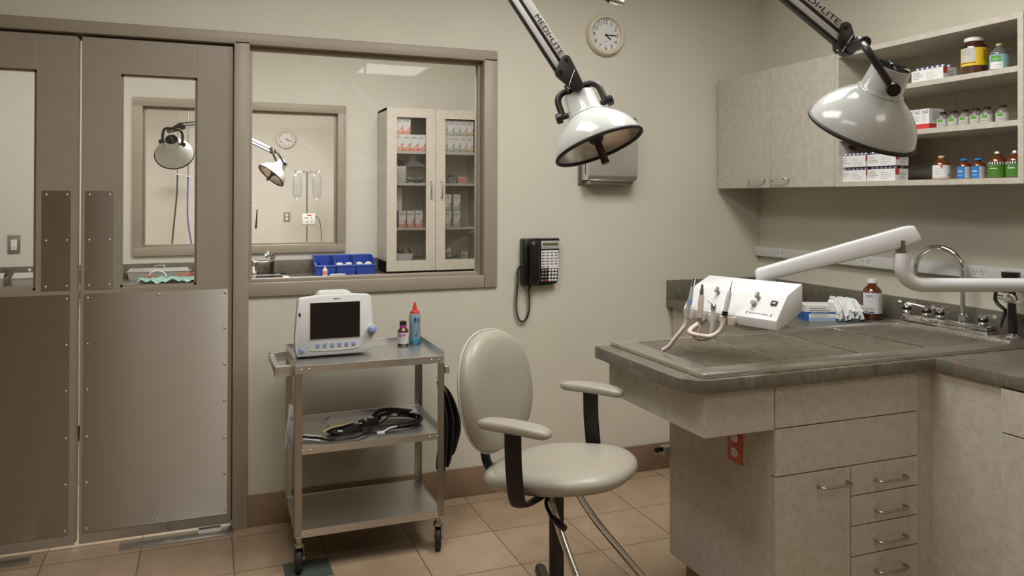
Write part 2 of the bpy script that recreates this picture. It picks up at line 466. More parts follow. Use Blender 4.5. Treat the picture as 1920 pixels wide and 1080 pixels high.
# frames
b = MB()
y0, y1 = -.016, .135
b.box(-1.17, 1.341, y0, y1, 2.139, 2.191, .003); b.box(.106, .171, y0, y1, 0, 2.15, .003)
b.box(-1.17, -1.105, y0, y1, 0, 2.15, .003)
b.box(1.271, 1.341, y0, y1, 1.019, 2.15, .003); b.box(.165, 1.28, y0, y1, 1.019, 1.078, .003)
b.box(-1.12, .12, .058, .075, 2.12, 2.145); b.box(.098, .112, .058, .075, .02, 2.14); b.box(-1.112, -1.098, .058, .075, .02, 2.14)
struct(b.build('trim_1', M_TRIM, angle=25), 'taupe painted metal frame around the double door and window')
def stops(x0, x1, z0, z1, ya, yb, w, name, lab, m=M_TRIM):
    q = MB()
    q.box(x0, x1, ya, yb, z0, z0+w, .0015); q.box(x0, x1, ya, yb, z1-w, z1, .0015)
    q.box(x0, x0+w, ya, yb, z0+w, z1-w, .0015); q.box(x1-w, x1, ya, yb, z0+w, z1-w, .0015)
    return struct(q.build(name, m, angle=25), lab)
w1 = stops(.171, 1.271, 1.078, 2.139, .035, .085, .014, 'window_1', 'large interior window beside the double door')
q = MB(); q.box(.18, 1.262, .057, .063, 1.087, 2.13); q.build('window_pane', M_PANE, w1, flat=True)
q = MB()
q.box(wx0, wx1, Y2-.02, Y2+T+.02, wz0, wz0+.06, .003); q.box(wx0, wx1, Y2-.02, Y2+T+.02, wz1-.06, wz1, .003)
q.box(wx0, wx0+.06, Y2-.0195, Y2+T+.0195, wz0+.055, wz1-.055, .003); q.box(wx1-.06, wx1, Y2-.0195, Y2+T+.0195, wz0+.055, wz1-.055, .003)
struct(q.build('trim_2', M_TRIM, angle=25), 'taupe frame of the second window further back')
w2 = stops(wx0+.06, wx1-.06, wz0+.06, wz1-.06, Y2+.03, Y2+.08, .014, 'window_2', 'second interior window looking into the third room')
q = MB(); q.box(wx0+.07, wx1-.07, Y2+.052, Y2+.058, wz0+.07, wz1-.07); q.build('window_pane', M_PANE, w2, flat=True)

# baseboards
b = MB(); b.box(.171, 2.36, -.012, 0, 0, .14, .003); struct(b.build('baseboard_back', M_BASE), 'brown tile baseboard below the window')
b = MB(); b.box(XW, -1.17, -.012, 0, 0, .14, .003); struct(b.build('baseboard_left', M_BASE), 'brown tile baseboard left of the doors')

# doors
SCREW = None
def screw(p, x, z, y=0.0):
    global SCREW
    if SCREW is None:
        q = MB(); q.lathe([(0, .0032), (.0035, .0026), (.0055, .001), (.006, 0)], basis((0, 0, 0), V((1, 0, 0)), V((0, 0, 1)), V((0, -1, 0))), n=12)
        SCREW = q.build('screw', M_CHROME, p, (x, y, z)); return SCREW
    o = SCREW.copy(); COL.objects.link(o); o.parent = p; o.location = (x, y, z); return o
def sheet(p, name, x0, x1, z0, z1, m, screws):
    q = MB(); q.box(x0, x1, -.002, 0, z0, z1)
    o = q.build(name, m, p, flat=True)
    uv = o.data.uv_layers.new(name='UVMap')
    for l in o.data.loops:
        c = o.data.vertices[l.vertex_index].co; uv.data[l.index].uv = (c.z, c.x)
    for sx, sz in screws: screw(o, sx, sz, -.002)
    return o
def door(name, x0, x1, vx0, vx1, push, kx0, kx1, lab, kscrews):
    d = struct(MB().box(x0, vx0, 0, .045, .024, 2.128, .002).box(vx1, x1, 0, .045, .024, 2.128, .002)
               .box(vx0-.001, vx1+.001, 0, .045, .024, 1.079, .002).box(vx0-.001, vx1+.001, 0, .045, 1.98, 2.128, .002)
               .box(vx0, vx1, .014, .018, 1.079, 1.088).box(vx0, vx1, .014, .018, 1.971, 1.98).box(vx0, vx0+.009, .014, .018, 1.079, 1.98).box(vx1-.009, vx1, .014, .018, 1.079, 1.98)
               .build(name, M_TRIMD, None, (0, .008, 0), flat=True), lab)
    q = MB(); q.box(vx0, vx1, .019, .024, 1.079, 1.98); q.build('vision_pane', M_PANE, d, flat=True)
    px0, px1 = push
    sheet(d, 'push_plate', px0, px1, 1.075, 1.486, M_KICK, [(sx, sz) for sx in (px0+.014, px1-.014) for sz in (1.092, 1.281, 1.47)])
    sheet(d, 'kick_plate', kx0, kx1, .068, 1.057, M_KICK, kscrews)
    return d
zs = [.085, .245, .405, .565, .725, .885, 1.04]
door('door_1', -1.097, -.507, -.953, -.654, (-.631, -.528), -1.083, -.529, 'left leaf of the taupe double door with steel kick plate',
     [(-.541, z) for z in (.085, .275, .465, .66, .85, 1.04)] + [(-1.07, z) for z in (.085, .46, .84)])
d2 = door('door_2', -.490, .102, -.343, -.045, (-.474, -.370), -.477, .085, 'right leaf of the taupe double door with steel kick plate',
     [(-.464, z) for z in (.085, .275, .465, .66, .85, 1.04)] + [(.073, z) for z in (.085, .245, .405, .565, .725, .885, 1.04)] + [(-.195, .083), (-.195, 1.043)])
q = MB(); q.cyl((-.15, 0, .047), (-.15, -.002, .047), .011, n=20); q.build('pivot_cap', M_NICKEL, d2)
# gasket in the meeting gap
q = MB(); q.box(-.508, -.501, .02, .05, .03, 2.12); struct(q.build('trim_3', M_TRIM), 'meeting edge strip between the two door leaves')
q = MB(); q.box(-.335, .112, -.065, .028, 0, .007, .001); q.box(-.03, .06, -.004, .02, .007, .018)
tag(q.build('floor_pivot_plate', M_STEEL), 'shiny steel floor pivot plate under the right door leaf', 'door hardware')
q = MB(); q.box(-1.1, -.66, -.06, .028, 0, .005, .001); tag(q.build('floor_pivot_plate', M_STEELD), 'dull steel floor pivot plate under the left door leaf', 'door hardware')

# ------------------------------------------------------------------ lights
def troffer(x, y, sx, sy, power, lab, col=(1, .985, .96)):
    t = thing('ceiling_light', lab, 'ceiling light', (x, y, CZ), 0, 'fluorescent ceiling troffers')
    q = MB(); w = .02
    q.box(-sx/2-w, sx/2+w, -sy/2-w, -sy/2, -.012, 0); q.box(-sx/2-w, sx/2+w, sy/2, sy/2+w, -.012, 0)
    q.box(-sx/2-w, -sx/2, -sy/2, sy/2, -.012, 0); q.box(sx/2, sx/2+w, -sy/2, sy/2, -.012, 0)
    q.build('frame', M_WHITEM, t)
    q = MB(); q.box(-sx/2, sx/2, -sy/2, sy/2, -.004, -.001); q.build('diffuser', M_DIFF, t)
    l = bpy.data.lights.new('troffer_lamp', 'AREA'); l.shape = 'RECTANGLE'; l.size = sx; l.size_y = sy; l.energy = power; l.color = col
    o = bpy.data.objects.new('troffer_lamp', l); COL.objects.link(o); o.parent = t; o.location = (0, 0, -.016)
troffer(1.70, -3.88, .6, .6, 4, 'fluorescent troffer over the right of the exam room')
troffer(-.36, -3.15, .6, 1.2, 6, 'fluorescent troffer over the left of the exam room')
troffer(1.60, -1.65, .6, 1.2, 28, 'fluorescent troffer above the peninsula')
troffer(.32, -1.65, .6, 1.2, 20, 'fluorescent troffer in front of the window wall')
troffer(.95, .60, 1.2, .6, 34, 'fluorescent troffer in the scrub room')
troffer(-.9, .9, 1.2, .6, 12, 'fluorescent troffer at the left of the scrub room')
troffer(.5, 4.0, 1.2, 1.2, 90, 'fluorescent troffer in the third room')
W = bpy.data.worlds.new('World'); S.world = W; W.use_nodes = True
W.node_tree.nodes['Background'].inputs['Color'].default_value = (.9, .85, .75, 1); W.node_tree.nodes['Background'].inputs['Strength'].default_value = .05

# ------------------------------------------------------------------ camera
cam = bpy.data.cameras.new('Camera'); co = bpy.data.objects.new('Camera', cam); COL.objects.link(co)
cam.sensor_width = 36; cam.sensor_fit = 'HORIZONTAL'; cam.lens = 36*1469.338/1920
cam.shift_x = 0; cam.shift_y = -(540-359.145)/1920; cam.clip_start = .05
yaw, pit, rol = math.radians(21.21777), math.radians(.47197), math.radians(.12033)
fw = V((math.sin(yaw)*math.cos(pit), math.cos(yaw)*math.cos(pit), math.sin(pit)))
rt = V((math.cos(yaw), -math.sin(yaw), 0)); up = rt.cross(fw)
r2 = rt*math.cos(rol)+up*math.sin(rol); u2 = -rt*math.sin(rol)+up*math.cos(rol)
co.matrix_world = basis((0, -3.6714, 1.46), r2, u2, -fw)
S.camera = co
S.view_settings.view_transform = 'Standard'; S.view_settings.look = 'None'
S.view_settings.exposure = -0.08
S.cycles.transparent_max_bounces = 24; S.cycles.max_bounces = 10; S.cycles.caustics_reflective = False; S.cycles.caustics_refractive = False
S.cycles.sample_clamp_indirect = 4
# ------------------------------------------------------------------ casework
def pull(parent, x, z, y, L=.125, vert=False, out=.03, d='-y', r=.0045, m=None):
    """wire pull: two posts and a bar with rounded corners"""
    h = L/2; k = .012
    pts = [(-h, 0, 0), (-h, 0, out-k), (-h+.004, 0, out-.004), (-h+k, 0, out), (h-k, 0, out), (h-.004, 0, out-.004), (h, 0, out-k), (h, 0, 0)]
    M = face_m((0, 0, 0), d, PI/2 if vert else 0)
    q = MB(); q.tube([M @ V(p) for p in pts], r, 10)
    return q.build('handle', m or M_NICKEL, parent, (x, y, z))

# worktop: run along the right wall plus the peninsula
CT0, CT1 = .872, .914
b = MB()
rad = .085; xl, yfr, ybk = 1.333, -1.693, -1.085
pts = [(2.325, 0, CT0), (2.325, ybk, CT0), (xl, ybk, CT0)]
for i in range(9):
    a = PI+i/8*PI/2; pts.append((xl+rad+rad*math.cos(a), yfr+rad+rad*math.sin(a), CT0))
pts += [(2.325, yfr, CT0), (2.325, -3.0, CT0), (XR-.001, -3.0, CT0), (XR-.001, 0, CT0)]
top = b.prism(pts, (0, 0, CT1-CT0), bev=.0015).build('countertop', M_TOP)
tag(top, 'mottled grey-green worktop with a peninsula, run along the right wall', 'countertop')
b = MB(); b.box(2.325, XR-.001, -.02, -.001, CT1, 1.015, .002); b.build('backsplash', M_TOP, top)
b = MB(); b.box(XR-.021, XR-.001, -3.0, -.02, CT1, 1.015, .002); b.build('backsplash', M_TOP, top)

# peninsula drawer cabinet
pc = thing('drawer_cabinet', 'beige laminate peninsula cabinet with four drawers and a door', 'cabinet', (1.66, -1.673, 0))
def loc(x, y, z): return (x-1.66, y+1.673, z)
b = MB(); b.box(0, .662, .018, .597, .10, CT0); b.build('carcass', M_LAM, pc, flat=True)
b = MB(); b.box(.05, .662, .06, .56, 0, .10); b.build('toe_kick', M_BASE, pc, flat=True)
b = MB(); b.box(.606, .684, .010, .018, .10, CT0); b.build('filler_strip', M_LAM, pc, flat=True)
b = MB(); b.box(-.26, .0, 0.0, .018, .735, CT0, .001); b.box(-.26, -.242, .018, .602, .735, CT0, .001); b.box(-.242, 0, .584, .602, .735, CT0, .001)
b.build('apron_panel', M_LAM, pc, flat=True)
def front(name, x0, x1, z0, z1, par=pc, m=M_LAM, d='-y'):
    q = MB()
    q.box(x0, x1, -.001, .018, z0, z1, .0012); return q.build(name, m, par, angle=20)
b = MB(); b.box(.004, .604, .0165, .0185, .11, .868); b.build('front_shadow_gap', M_GAP, pc, flat=True)
g = .0018
front('front_panel', .003, .604, .736+g, .869); front('front_panel', .003, .604, .585+g, .736-g)
dd = front('door', .003, .308-g, .103, .585-g); pull(dd, .231, .536, 0, .122)
zz = [.585, .4845, .385, .2855, .103]
for i in range(4):
    dr = front('drawer', .308+g, .604, zz[i+1]+g if i < 3 else .103, zz[i]-g)
    pull(dr, .474, zz[i]-.0585, 0, .125)
# red outlet under the overhang
o = thing('wall_outlet', 'brick red outlet plate on the cabinet side under the overhang', 'outlet', (1.66, -1.48, .632))
M = face_m((0, 0, 0), '-x')
q = MB(); q.plate(.078, .12, .004, .004, M, bev=.001); q.build('cover_plate', M_OUTRED, o)
for dz in (-.025, .025):
    q = MB(); q.plate(.034, .03, .003, .012, M @ Matrix.Translation((0, dz, .004))); 
    for dx in (-.006, .006): q.box(dx-.001, dx+.001, -.004+dz, .006+dz, .007, .0074, M=M, mi=1)
    q.build('socket', [M_PAPER, M_BLKINK], o)
# valve sticking out behind the cabinet
o = thing('hose_valve', 'small white valve with black tip behind the peninsula cabinet', 'valve', (1.64, -1.052, .485))
q = MB(); q.box(.002, .04, -.018, .018, -.016, .016, .003); q.box(.035, .16, -.023, .005, -.008, .008); q.build('body', M_GREYL, o)
q = MB(); q.cyl((-.022, 0, .006), (.004, 0, .006), .009); q.ell((-.022, 0, .006), .011); q.build('tip', M_BLACK, o)

# cabinets of the right run
rc = thing('base_cabinet', 'beige laminate base cabinet along the right wall', 'cabinet', (2.328, -2.99, 0))
b = MB(); b.box(.018, .60, 0, 1.28, .10, CT0); b.build('carcass', M_LAM, rc, flat=True)
b = MB(); b.box(.07, .60, 0, 1.28, 0, .10); b.build('toe_kick', M_BASE, rc, flat=True)
b = MB(); b.box(.012, .018, 1.068, 1.335, .10, CT0); b.build('filler_panel', M_LAM, rc, flat=True)
for k in range(2):
    ya = 1.064-.53*(k+1)+.004; yb = 1.064-.53*k
    q = MB(); q.box(0, .018, ya, yb, .729, .866, .0012); dr = q.build('drawer', M_LAM, rc, angle=20); pull(dr, 0, .80, (ya+yb)/2, d='-x')
    q = MB(); q.box(0, .018, ya, yb, .103, .725, .0012); dr = q.build('door', M_LAM, rc, angle=20); pull(dr, 0, .67, ya+.1, d='-x')
bc = thing('base_cabinet', 'beige laminate base cabinet between the peninsula and the back wall', 'cabinet', (2.356, -1.075, 0))
b = MB(); b.box(0, .59, .0, 1.06, .10, CT0); b.build('carcass', M_LAM, bc, flat=True)
b = MB(); b.box(.06, .59, 0, 1.06, 0, .10); b.build('toe_kick', M_BASE, bc, flat=True)

# ------------------------------------------------------------------ wet table sink
sk = thing('wet_table_sink', 'stainless steel wet table sink with four drain grates', 'sink', (1.395, -1.675, CT1))
SX, SY = 1.532, .587      # 1.395..2.927, -1.675..-1.088
b = MB()
gx0, gx1, gy0, gy1 = .085, 1.36, .085, .535
hz = .015
b.box(0, SX, 0, gy0, 0, hz, .003); b.box(0, SX, gy1, SY, 0, hz, .003); b.box(0, gx0, gy0, gy1, 0, hz, .003); b.box(gx1, SX, gy0, gy1, 0, hz, .003)
b.build('rim', M_SINK, sk, angle=25)
b = MB(); b.box(gx0, gx1, gy0, gy1, .0005, .0015); b.build('basin', M_SINKIN, sk, flat=True)
xs = [gx0+.004, .385, .703, 1.006, gx1-.004]
for i in range(4):
    xa, xb = xs[i]-.002, xs[i+1]+.0
    q = MB(); n = 34
    for k in range(n):
        y = gy0+.012+(gy1-gy0-.024)*k/(n-1)
        q.tube([(xa+.004, y, .0105), (xb-.004, y, .0105)], .0034, 6)
    for x in (xa+.006, (xa+xb)/2, xb-.006): q.box(x-.003, x+.003, gy0+.008, gy1-.008, .002, .0085)
    o = q.build('drain_grate', M_GRIP, sk)
    for x in (xb-.006,):
        qq = MB()
        for k in range(n): qq.ell((x+.003, gy0+.012+(gy1-gy0-.024)*k/(n-1), .0128), .0048, u=6, v=4)
        qq.build('weld_dots', M_CHROME, o)
b = MB(); b.box(1.379, SX, .048, SY-.004, hz, .021, .002); b.build('faucet_ledge', M_SINK, sk, angle=25)
b = MB(); b.cyl((.30, .02, hz), (.30, .02, hz+.002), .004); b.build('screw', M_CHROME, sk)

# faucet with cross handles and gooseneck
fz = CT1+.0212
fa = thing('faucet', 'chrome double faucet with tall gooseneck spout on the sink ledge', 'faucet', (2.845, -1.30, fz))
b = MB(); b.box(-.038, .038, -.21, .20, 0, .012, .004); b.box(-.032, .032, -.205, .195, .012, .028, .006)
b.box(-.055, -.03, .02, .17, .004, .022, .005); b.build('deck', M_CHROME, fa, angle=30)
for (dy, lab) in ((.195, 0), (.095, 1), (.03, 2), (-.165, 3)):
    q = MB(); q.lathe([(.017, .028), (.018, .036), (.014, .042), (.013, .052), (.016, .056), (.016, .064), (.010, .068), (0, .069)], Matrix.Translation((0, dy, 0)), 18)
    o = q.build('valve', M_CHROME, fa)
    q = MB(); q.lathe([(.0175, .042), (.019, .045), (.019, .05), (.0175, .053)], Matrix.Translation((0, dy, 0)), 18, closed_prof=True); q.build('collar', M_BLACK, o)
    q = MB(); a = .3+lab*.5
    for s in (1, -1):
        if lab in (1, 3) and s < 0: continue
        dx, dyy = math.cos(a)*s, math.sin(a)*s
        L = .075 if lab in (1, 3) else .034
        if lab in (1, 3): dx, dyy = -.35, (.93 if lab == 1 else -.93)
        q.tube([(0, dy, .064), (dx*L*.5, dy+dyy*L*.5, .069), (dx*L, dy+dyy*L, .073)], [.006, .0065, .0085], 10)
    if lab in (0, 2):
        q.tube([(-math.sin(a)*.034, dy+math.cos(a)*.034, .073), (0, dy, .066), (math.sin(a)*.034, dy-math.cos(a)*.034, .073)], [.0085, .006, .0085], 10)
    q.build('lever', M_CHROME, o)
gy = -.062
b = MB(); b.lathe([(.019, .02), (.019, .05), (.015, .055), (.0115, .06)], Matrix.Translation((.02, gy, 0)), 20)
path = [(.02, gy, .05), (.02, gy, .12), (.02, gy, .205)]
R = .096
dv = V((-.26, .965, 0))
for i in range(1, 17):
    a = PI*i/16*1.02; path.append(V((.02, gy, .225))+dv*(R-R*math.cos(a))+V((0, 0, R*1.02*math.sin(a))))
path.append(V(path[-1])+V((0, 0, -.025)))
b.tube(catmull(path, 2), .0108, 14); b.build('gooseneck_spout', M_CHROME, fa)

# spray hose handle standing on the ledge
sp = thing('hand_sprayer', 'black hand sprayer with bent lever on the sink ledge', 'sprayer', (2.86, -1.577, fz))
b = MB(); b.lathe([(.025, 0), (.025, .006), (.017, .011), (.014, .02)], None, 24); b.build('base_ring', M_CHROME, sp)
b = MB(); b.tube([(0, 0, .012), (0, .002, .07), (.002, .006, .128)], [.0165, .0155, .0145], 16); b.build('grip', M_BLACK, sp)
b = MB(); b.prism([(-.013, -.02, .128), (-.013, .028, .128), (-.013, .034, .15), (-.013, .016, .168), (-.013, -.004, .165), (-.013, -.02, .14)], (.026, 0, 0), bev=.004)
b.cyl((0, .02, .143), (0, .058, .146), .011, .008); b.build('spray_head', M_CHROME, sp)
b = MB(); b.tube([(0, 0, .16), (0, .006, .22)], .011, 14); b.cyl((0, .008, .222), (0, .008, .245), .030, .032, 28); b.build('vacuum_breaker', M_BLACK, sp)
b = MB(); b.tube([(0, .015, .168), (0, .062, .172), (0, .07, .168)], .0065, 8)
b.tube([(0, .068, .172), (0, .072, .135), (0, .062, .118), (0, .030, .098), (0, .032, .085), (0, .050, .03)], [.008, .008, .008, .0085, .007, .004], 8, flat=.8); b.build('lever', M_BLACK, sp)

# ------------------------------------------------------------------ outlet raceway on the right wall
rw = thing('outlet_raceway', 'white surface raceway with outlets along the right wall', 'raceway', (XR, -1.5, 1.163))
b = MB(); b.box(-.034, -.0005, -1.5, 1.498, -.027, .027, .003); b.build('channel', M_WHITEM, rw, angle=30)
for y in (-.215, -.81, -1.396, -1.98, -2.57):
    M = face_m((-.034, y+1.5, 0), '-x')
    q = MB(); q.plate(.07, .04, .0025, .003, M)
    for sx in (-.017, .017):
        for dx, dy, w, h in ((-.006, .003, .0022, .008), (.006, .003, .0022, .007), (0, -.008, .004, .004)):
            q.box(sx+dx-w/2, sx+dx+w/2, dy-h/2, dy+h/2, .0025, .003, M=M, mi=1)
    q.build('outlet', [M_WHITEM, M_BLKINK], rw)

# ------------------------------------------------------------------ upper cabinets
UF = 2.642; UZ0, UZ1 = 1.514, 2.115
uc = thing('upper_cabinet', 'closed beige upper cabinet with two doors on the right wall', 'cabinet', (UF, -.897, UZ0))
H = UZ1-UZ0
b = MB(); b.box(.018, XR-UF-.001, 0, .867, 0, H); b.build('carcass', M_LAM, uc, flat=True)
for ya, yb, hy in ((.4335, .867, .532), (.001, .430, .355)):
    q = MB(); q.box(0, .0175, ya, yb, .001, H-.001, .001); dd = q.build('door', M_LAM, uc, angle=20)
    pull(dd, 0, .042, hy, .125, d='-x', out=.028, r=.0042, m=M_CHROME)
us = thing('open_shelf_cabinet', 'open beige upper shelf cabinet holding bottles and boxes', 'cabinet', (UF, -1.778, UZ0))
D = XR-UF-.001; Wd = .879; e = .022
b = MB(); b.box(0, D, 0, Wd, H-e, H, .0008); b.build('top_panel', M_LAM, us, angle=20)
b = MB(); b.box(0, D, 0, Wd, 0, e, .0008); b.build('bottom_panel', M_LAM, us, angle=20)
for y in (0, Wd-e):
    b = MB(); b.box(0, D, y, y+e, e, H-e, .0008); b.build('side_panel', M_LAM, us, angle=20)
b = MB(); b.box(D-.006, D, e, Wd-e, e, H-e); b.build('back_panel', M_LAMIN, us, flat=True)
for z in (.204, .394):
    b = MB(); b.box(.004, D-.006, e, Wd-e, z, z+.0205, .0008); b.build('shelf', M_LAM, us, angle=20)
ZS = [UZ0+.022, UZ0+.2245, UZ0+.4145]     # standing heights: bottom, middle, top

def lathe_part(prof, m, par, name, n=28, **k):
    return MB().lathe(prof, None, n, **k).build(name, m, par)
def wrap(par, r, z0, z1, ac, half, m, name='paper_label', n=20, parent_is=None):
    q = MB(); q.lathe([(r, z0), (r, z1)], None, n, a0=ac-half, a1=ac+half); return q.build(name, m, par)
FA = math.radians(222)        # direction from the shelf towards the room
def arcs(par, r, specs, name):
    """several printed bands on a curved label, each (z0, z1, centre, half, slot)"""
    ms = []; q = MB()
    for z0, z1, a, h, m in specs:
        if m not in ms: ms.append(m)
        q.lathe([(r, z0), (r, z1)], None, 10, a0=a-h, a1=a+h, mi=ms.index(m))
    return q.build(name, ms, par)

# big amber jar with yellow label
j = thing('pill_jar', 'large amber jar with white lid and yellow label on the top shelf', 'jar', (2.70, -1.545, ZS[2]))
lathe_part([(0, 0), (.040, 0), (.0445, .004), (.0445, .032)], M_PILLS, j, 'pill_layer')
lathe_part([(.0445, .032), (.0445, .100), (.041, .110), (.034, .117), (.031, .120), (.031, .126)], M_AMBER, j, 'glass_body')
lathe_part([(.031, .124), (.0335, .125), (.0335, .137), (.031, .139), (0, .139)], M_WHITEM, j, 'lid')
wrap(j, .0449, .031, .098, FA, 1.7, M_YELLOW)
arcs(j, .0452, [(.046, .097, FA-.62, .66, M_PAPERG), (.040, .0425, FA-.62, .66, M_BLKINK)] + [(.089-.006*k, .0905-.006*k, FA-.75, .42, M_INK) for k in range(4)] + [(.05+.006*k, .052+.006*k, FA+.75, .12, M_BLKINK) for k in range(7)], 'label_print')
# clear bottle with green and blue label
j = thing('medicine_bottle', 'clear bottle with green and blue label at the right end of the top shelf', 'bottle', (2.70, -1.645, ZS[2]))
lathe_part([(0, 0), (.029, 0), (.031, .003), (.031, .062), (.028, .070), (.014, .084), (.0085, .088), (.0085, .096)], M_CLEAR, j, 'glass_body')
lathe_part([(0, .091), (.0105, .092), (.0105, .100), (0, .102)], M_TAN, j, 'cap')
wrap(j, .0314, .006, .058, FA, 1.6, mat('pale blue label', (150, 190, 204), .6))
arcs(j, .0317, [(.034, .054, FA-.5, .55, M_GREEN), (.006, .030, FA-.4, .7, M_PAPER), (.040, .042, FA-.5, .4, M_PAPER), (.02, .022, FA-.4, .5, M_INKL), (.013, .015, FA-.4, .5, M_INKL)], 'label_print')

# cartons of vials
def vial_carton(name, lab, grp, y0, y1, z, full=True, xf=2.668):
    L = y1-y0; dpt = .072; h = .05
    t = thing(name, lab, 'carton', (xf, y1, z), 0, grp)
    q = MB(); q.box(0, dpt, -L, 0, 0, h, .0006); q.build('tray', M_PAPER, t, flat=True)
    M = face_m((0, -L/2, h/2), '-x')
    q = MB(); lines_mb(q, M @ Matrix.Translation((-L*.28, .004, 0)), L*.34, h*.62, 4, .5, seed=int(abs(y0)*999)); lines_mb(q, M @ Matrix.Translation((L*.2, -.002, 0)), L*.42, h*.66, 4, .4, mi=1, seed=int(abs(y1)*777))
    q.build('front_print', [M_INK, M_INKL], t, flat=True)
    Me = face_m((dpt/2, -L, h/2), '-y')
    q = MB(); q.box(-dpt/2, -dpt*.2, 0, h/2, 0, .0004, M=Me); lines_mb(q, Me @ Matrix.Translation((dpt*.15, -.004, 0)), dpt*.6, h*.6, 4, .6, mi=1); q.build('end_print', [M_RED, M_INK], t, flat=True)
    n = 6
    for r in range(2):
        for k in range(n):
            yy = -L*(k+.6)/(n+.3); xx = dpt*(.28+.44*r)
            q = MB(); q.lathe([(0, .0105), (.0098, .0105), (.0108, .008), (.0108, .003), (.0112, .0)], Matrix.Translation((xx, yy, h-.0005)), 12)
            o = q.build('vial_cap', M_CAPS, t)
            q = MB(); q.lathe([(0, .0125), (.0088, .0122), (.009, .0102)], Matrix.Translation((xx, yy, h-.0005)), 12); q.build('blue_disc', M_PERI, o)
    return t
gv = 'cartons of capped vials'
vial_carton('vial_carton', 'white vial carton alone on the top shelf beside the amber jar', gv, -1.427, -1.279, ZS[2], xf=2.68)
vial_carton('vial_carton', 'bottom left carton in the stack of four vial cartons', gv, -1.052, -.905, ZS[0])
vial_carton('vial_carton', 'bottom right carton in the stack of four vial cartons', gv, -1.208, -1.060, ZS[0])
vial_carton('vial_carton', 'top left carton in the stack of four vial cartons', gv, -1.050, -.905, ZS[0]+.0640)
vial_carton('vial_carton', 'top right carton in the stack of four vial cartons, partly behind the lamp', gv, -1.210, -1.060, ZS[0]+.0640)

# white and red boxes, middle shelf
for k, (y1, lab) in enumerate(((-1.262, 'leftmost of three white and red medicine boxes, half behind the lamp'), (-1.298, 'middle one of three white and red medicine boxes'), (-1.334, 'rightmost of three white and red medicine boxes, its side showing'))):
    t = thing('medicine_box', lab, 'box', (2.672, y1, ZS[1]), 0, 'white and red medicine boxes')
    q = MB(); q.box(0, .08, -.0352, 0, .022, .082, .0005); q.build('carton', M_PAPER, t, flat=True)
    q = MB(); q.box(-.0002, .0802, -.0354, .0002, 0, .022); q.build('red_band', M_RED, t, flat=True)
    M = face_m((-.0002, -.0176, .052), '-x')
    q = MB(); lines_mb(q, M @ Matrix.Translation((0, .017, 0)), .028, .014, 2, .8, th=.5, seed=k); lines_mb(q, M @ Matrix.Translation((-.003, -.008, 0)), .022, .028, 6, .6, mi=1, seed=k+5); text_mb(q, '4', M @ Matrix.Translation((.010, .026, 0)), height=.006, mi=2)
    q.build('front_print', [M_INK, M_INKL, M_BLKINK], t, flat=True)
    if k == 2:
        M = face_m((.04, -.0356, .055), '-y')
        q = MB(); lines_mb(q, M, .045, .045, 7, .7, seed=3); q.build('side_print', M_INKL, t, flat=True)

# six small clear vials with green labels
def clear_vial(lab, y):
    t = thing('vial', lab, 'vial', (2.695, y, ZS[1]), 0, 'clear vials with green and white labels')
    lathe_part([(0, .0), (.0205, 0), (.022, .002), (.022, .036), (.019, .043), (.0115, .049), (.009, .053), (.010, .0545)], M_CLEAR, t, 'glass_body', 20)
    q = MB(); q.lathe([(0, .003), (.0195, .003), (.0195, .012), (0, .012)], None, 16); q.build('powder', M_PAPERG, t)
    q = MB(); q.lathe([(.0105, .0545), (.0122, .055), (.0122, .0615), (.011, .063), (0, .063)], None, 18); q.build('cap', M_BLACK, t)
    wrap(t, .0224, .004, .034, FA, 1.45, M_PAPERG, n=14)
    arcs(t, .0227, [(.021, .0325, FA-.55, .45, M_GREEN), (.012, .0135, FA-.4, .55, M_INK), (.0075, .0085, FA-.4, .5, M_INKL)] + [(.012+.004*k, .013+.004*k, FA+.75, .4, M_INKL) for k in range(5)], 'label_print')
    return t
for k, (y, lab) in enumerate(((-1.413, 'first of the row of clear vials, next to the red boxes'), (-1.462, 'second clear vial from the left on the middle shelf'), (-1.510, 'third clear vial from the left on the middle shelf'),
                  (-1.557, 'fourth clear vial from the left on the middle shelf'), (-1.601, 'fifth clear vial from the left on the middle shelf'), (-1.661, 'last clear vial at the right end, set apart from the row'))):
    clear_vial(lab, y)

# amber injection bottles on the bottom shelf
def amber_bottle(name, lab, grp, x, y, z, r, h, capm, base=M_AMBERB, capr=.45, caph=.1):
    t = thing(name, lab, 'bottle', (x, y, z), 0, grp)
    lathe_part([(0, 0), (r*.93, 0), (r, .003), (r, h*.60), (r*.92, h*.69), (r*.62, h*.80), (r*.36, h*.86), (r*.34, h*.92)], base, t, 'glass_body')
    lathe_part([(r*.34, h*.9), (r*capr, h*.905), (r*capr, h*.97), (r*capr*.85, h), (0, h)], capm, t, 'cap')
    return t
t = amber_bottle('medicine_bottle', 'amber bottle with white label and tan cap, alone on the bottom shelf', None, 2.70, -1.402, ZS[0], .032, .094, M_TAN, capr=.36)
wrap(t, .0324, .004, .056, FA, 1.7, M_PAPER)
q = MB(); 
arcs(t, .0327, [(.048, .055, FA-.05, .14, M_RED), (.042, .048, FA+.03, .06, M_RED), (.0085, .010, FA, 1.3, M_RED)] + [(.018+.006*k, .0196+.006*k, FA-.5, .5-.06*k, M_INKL) for k in range(5)] + [(.014, .024, FA+.9, .15, M_INK)], 'label_print')
gb = 'amber bottles with blue labels'
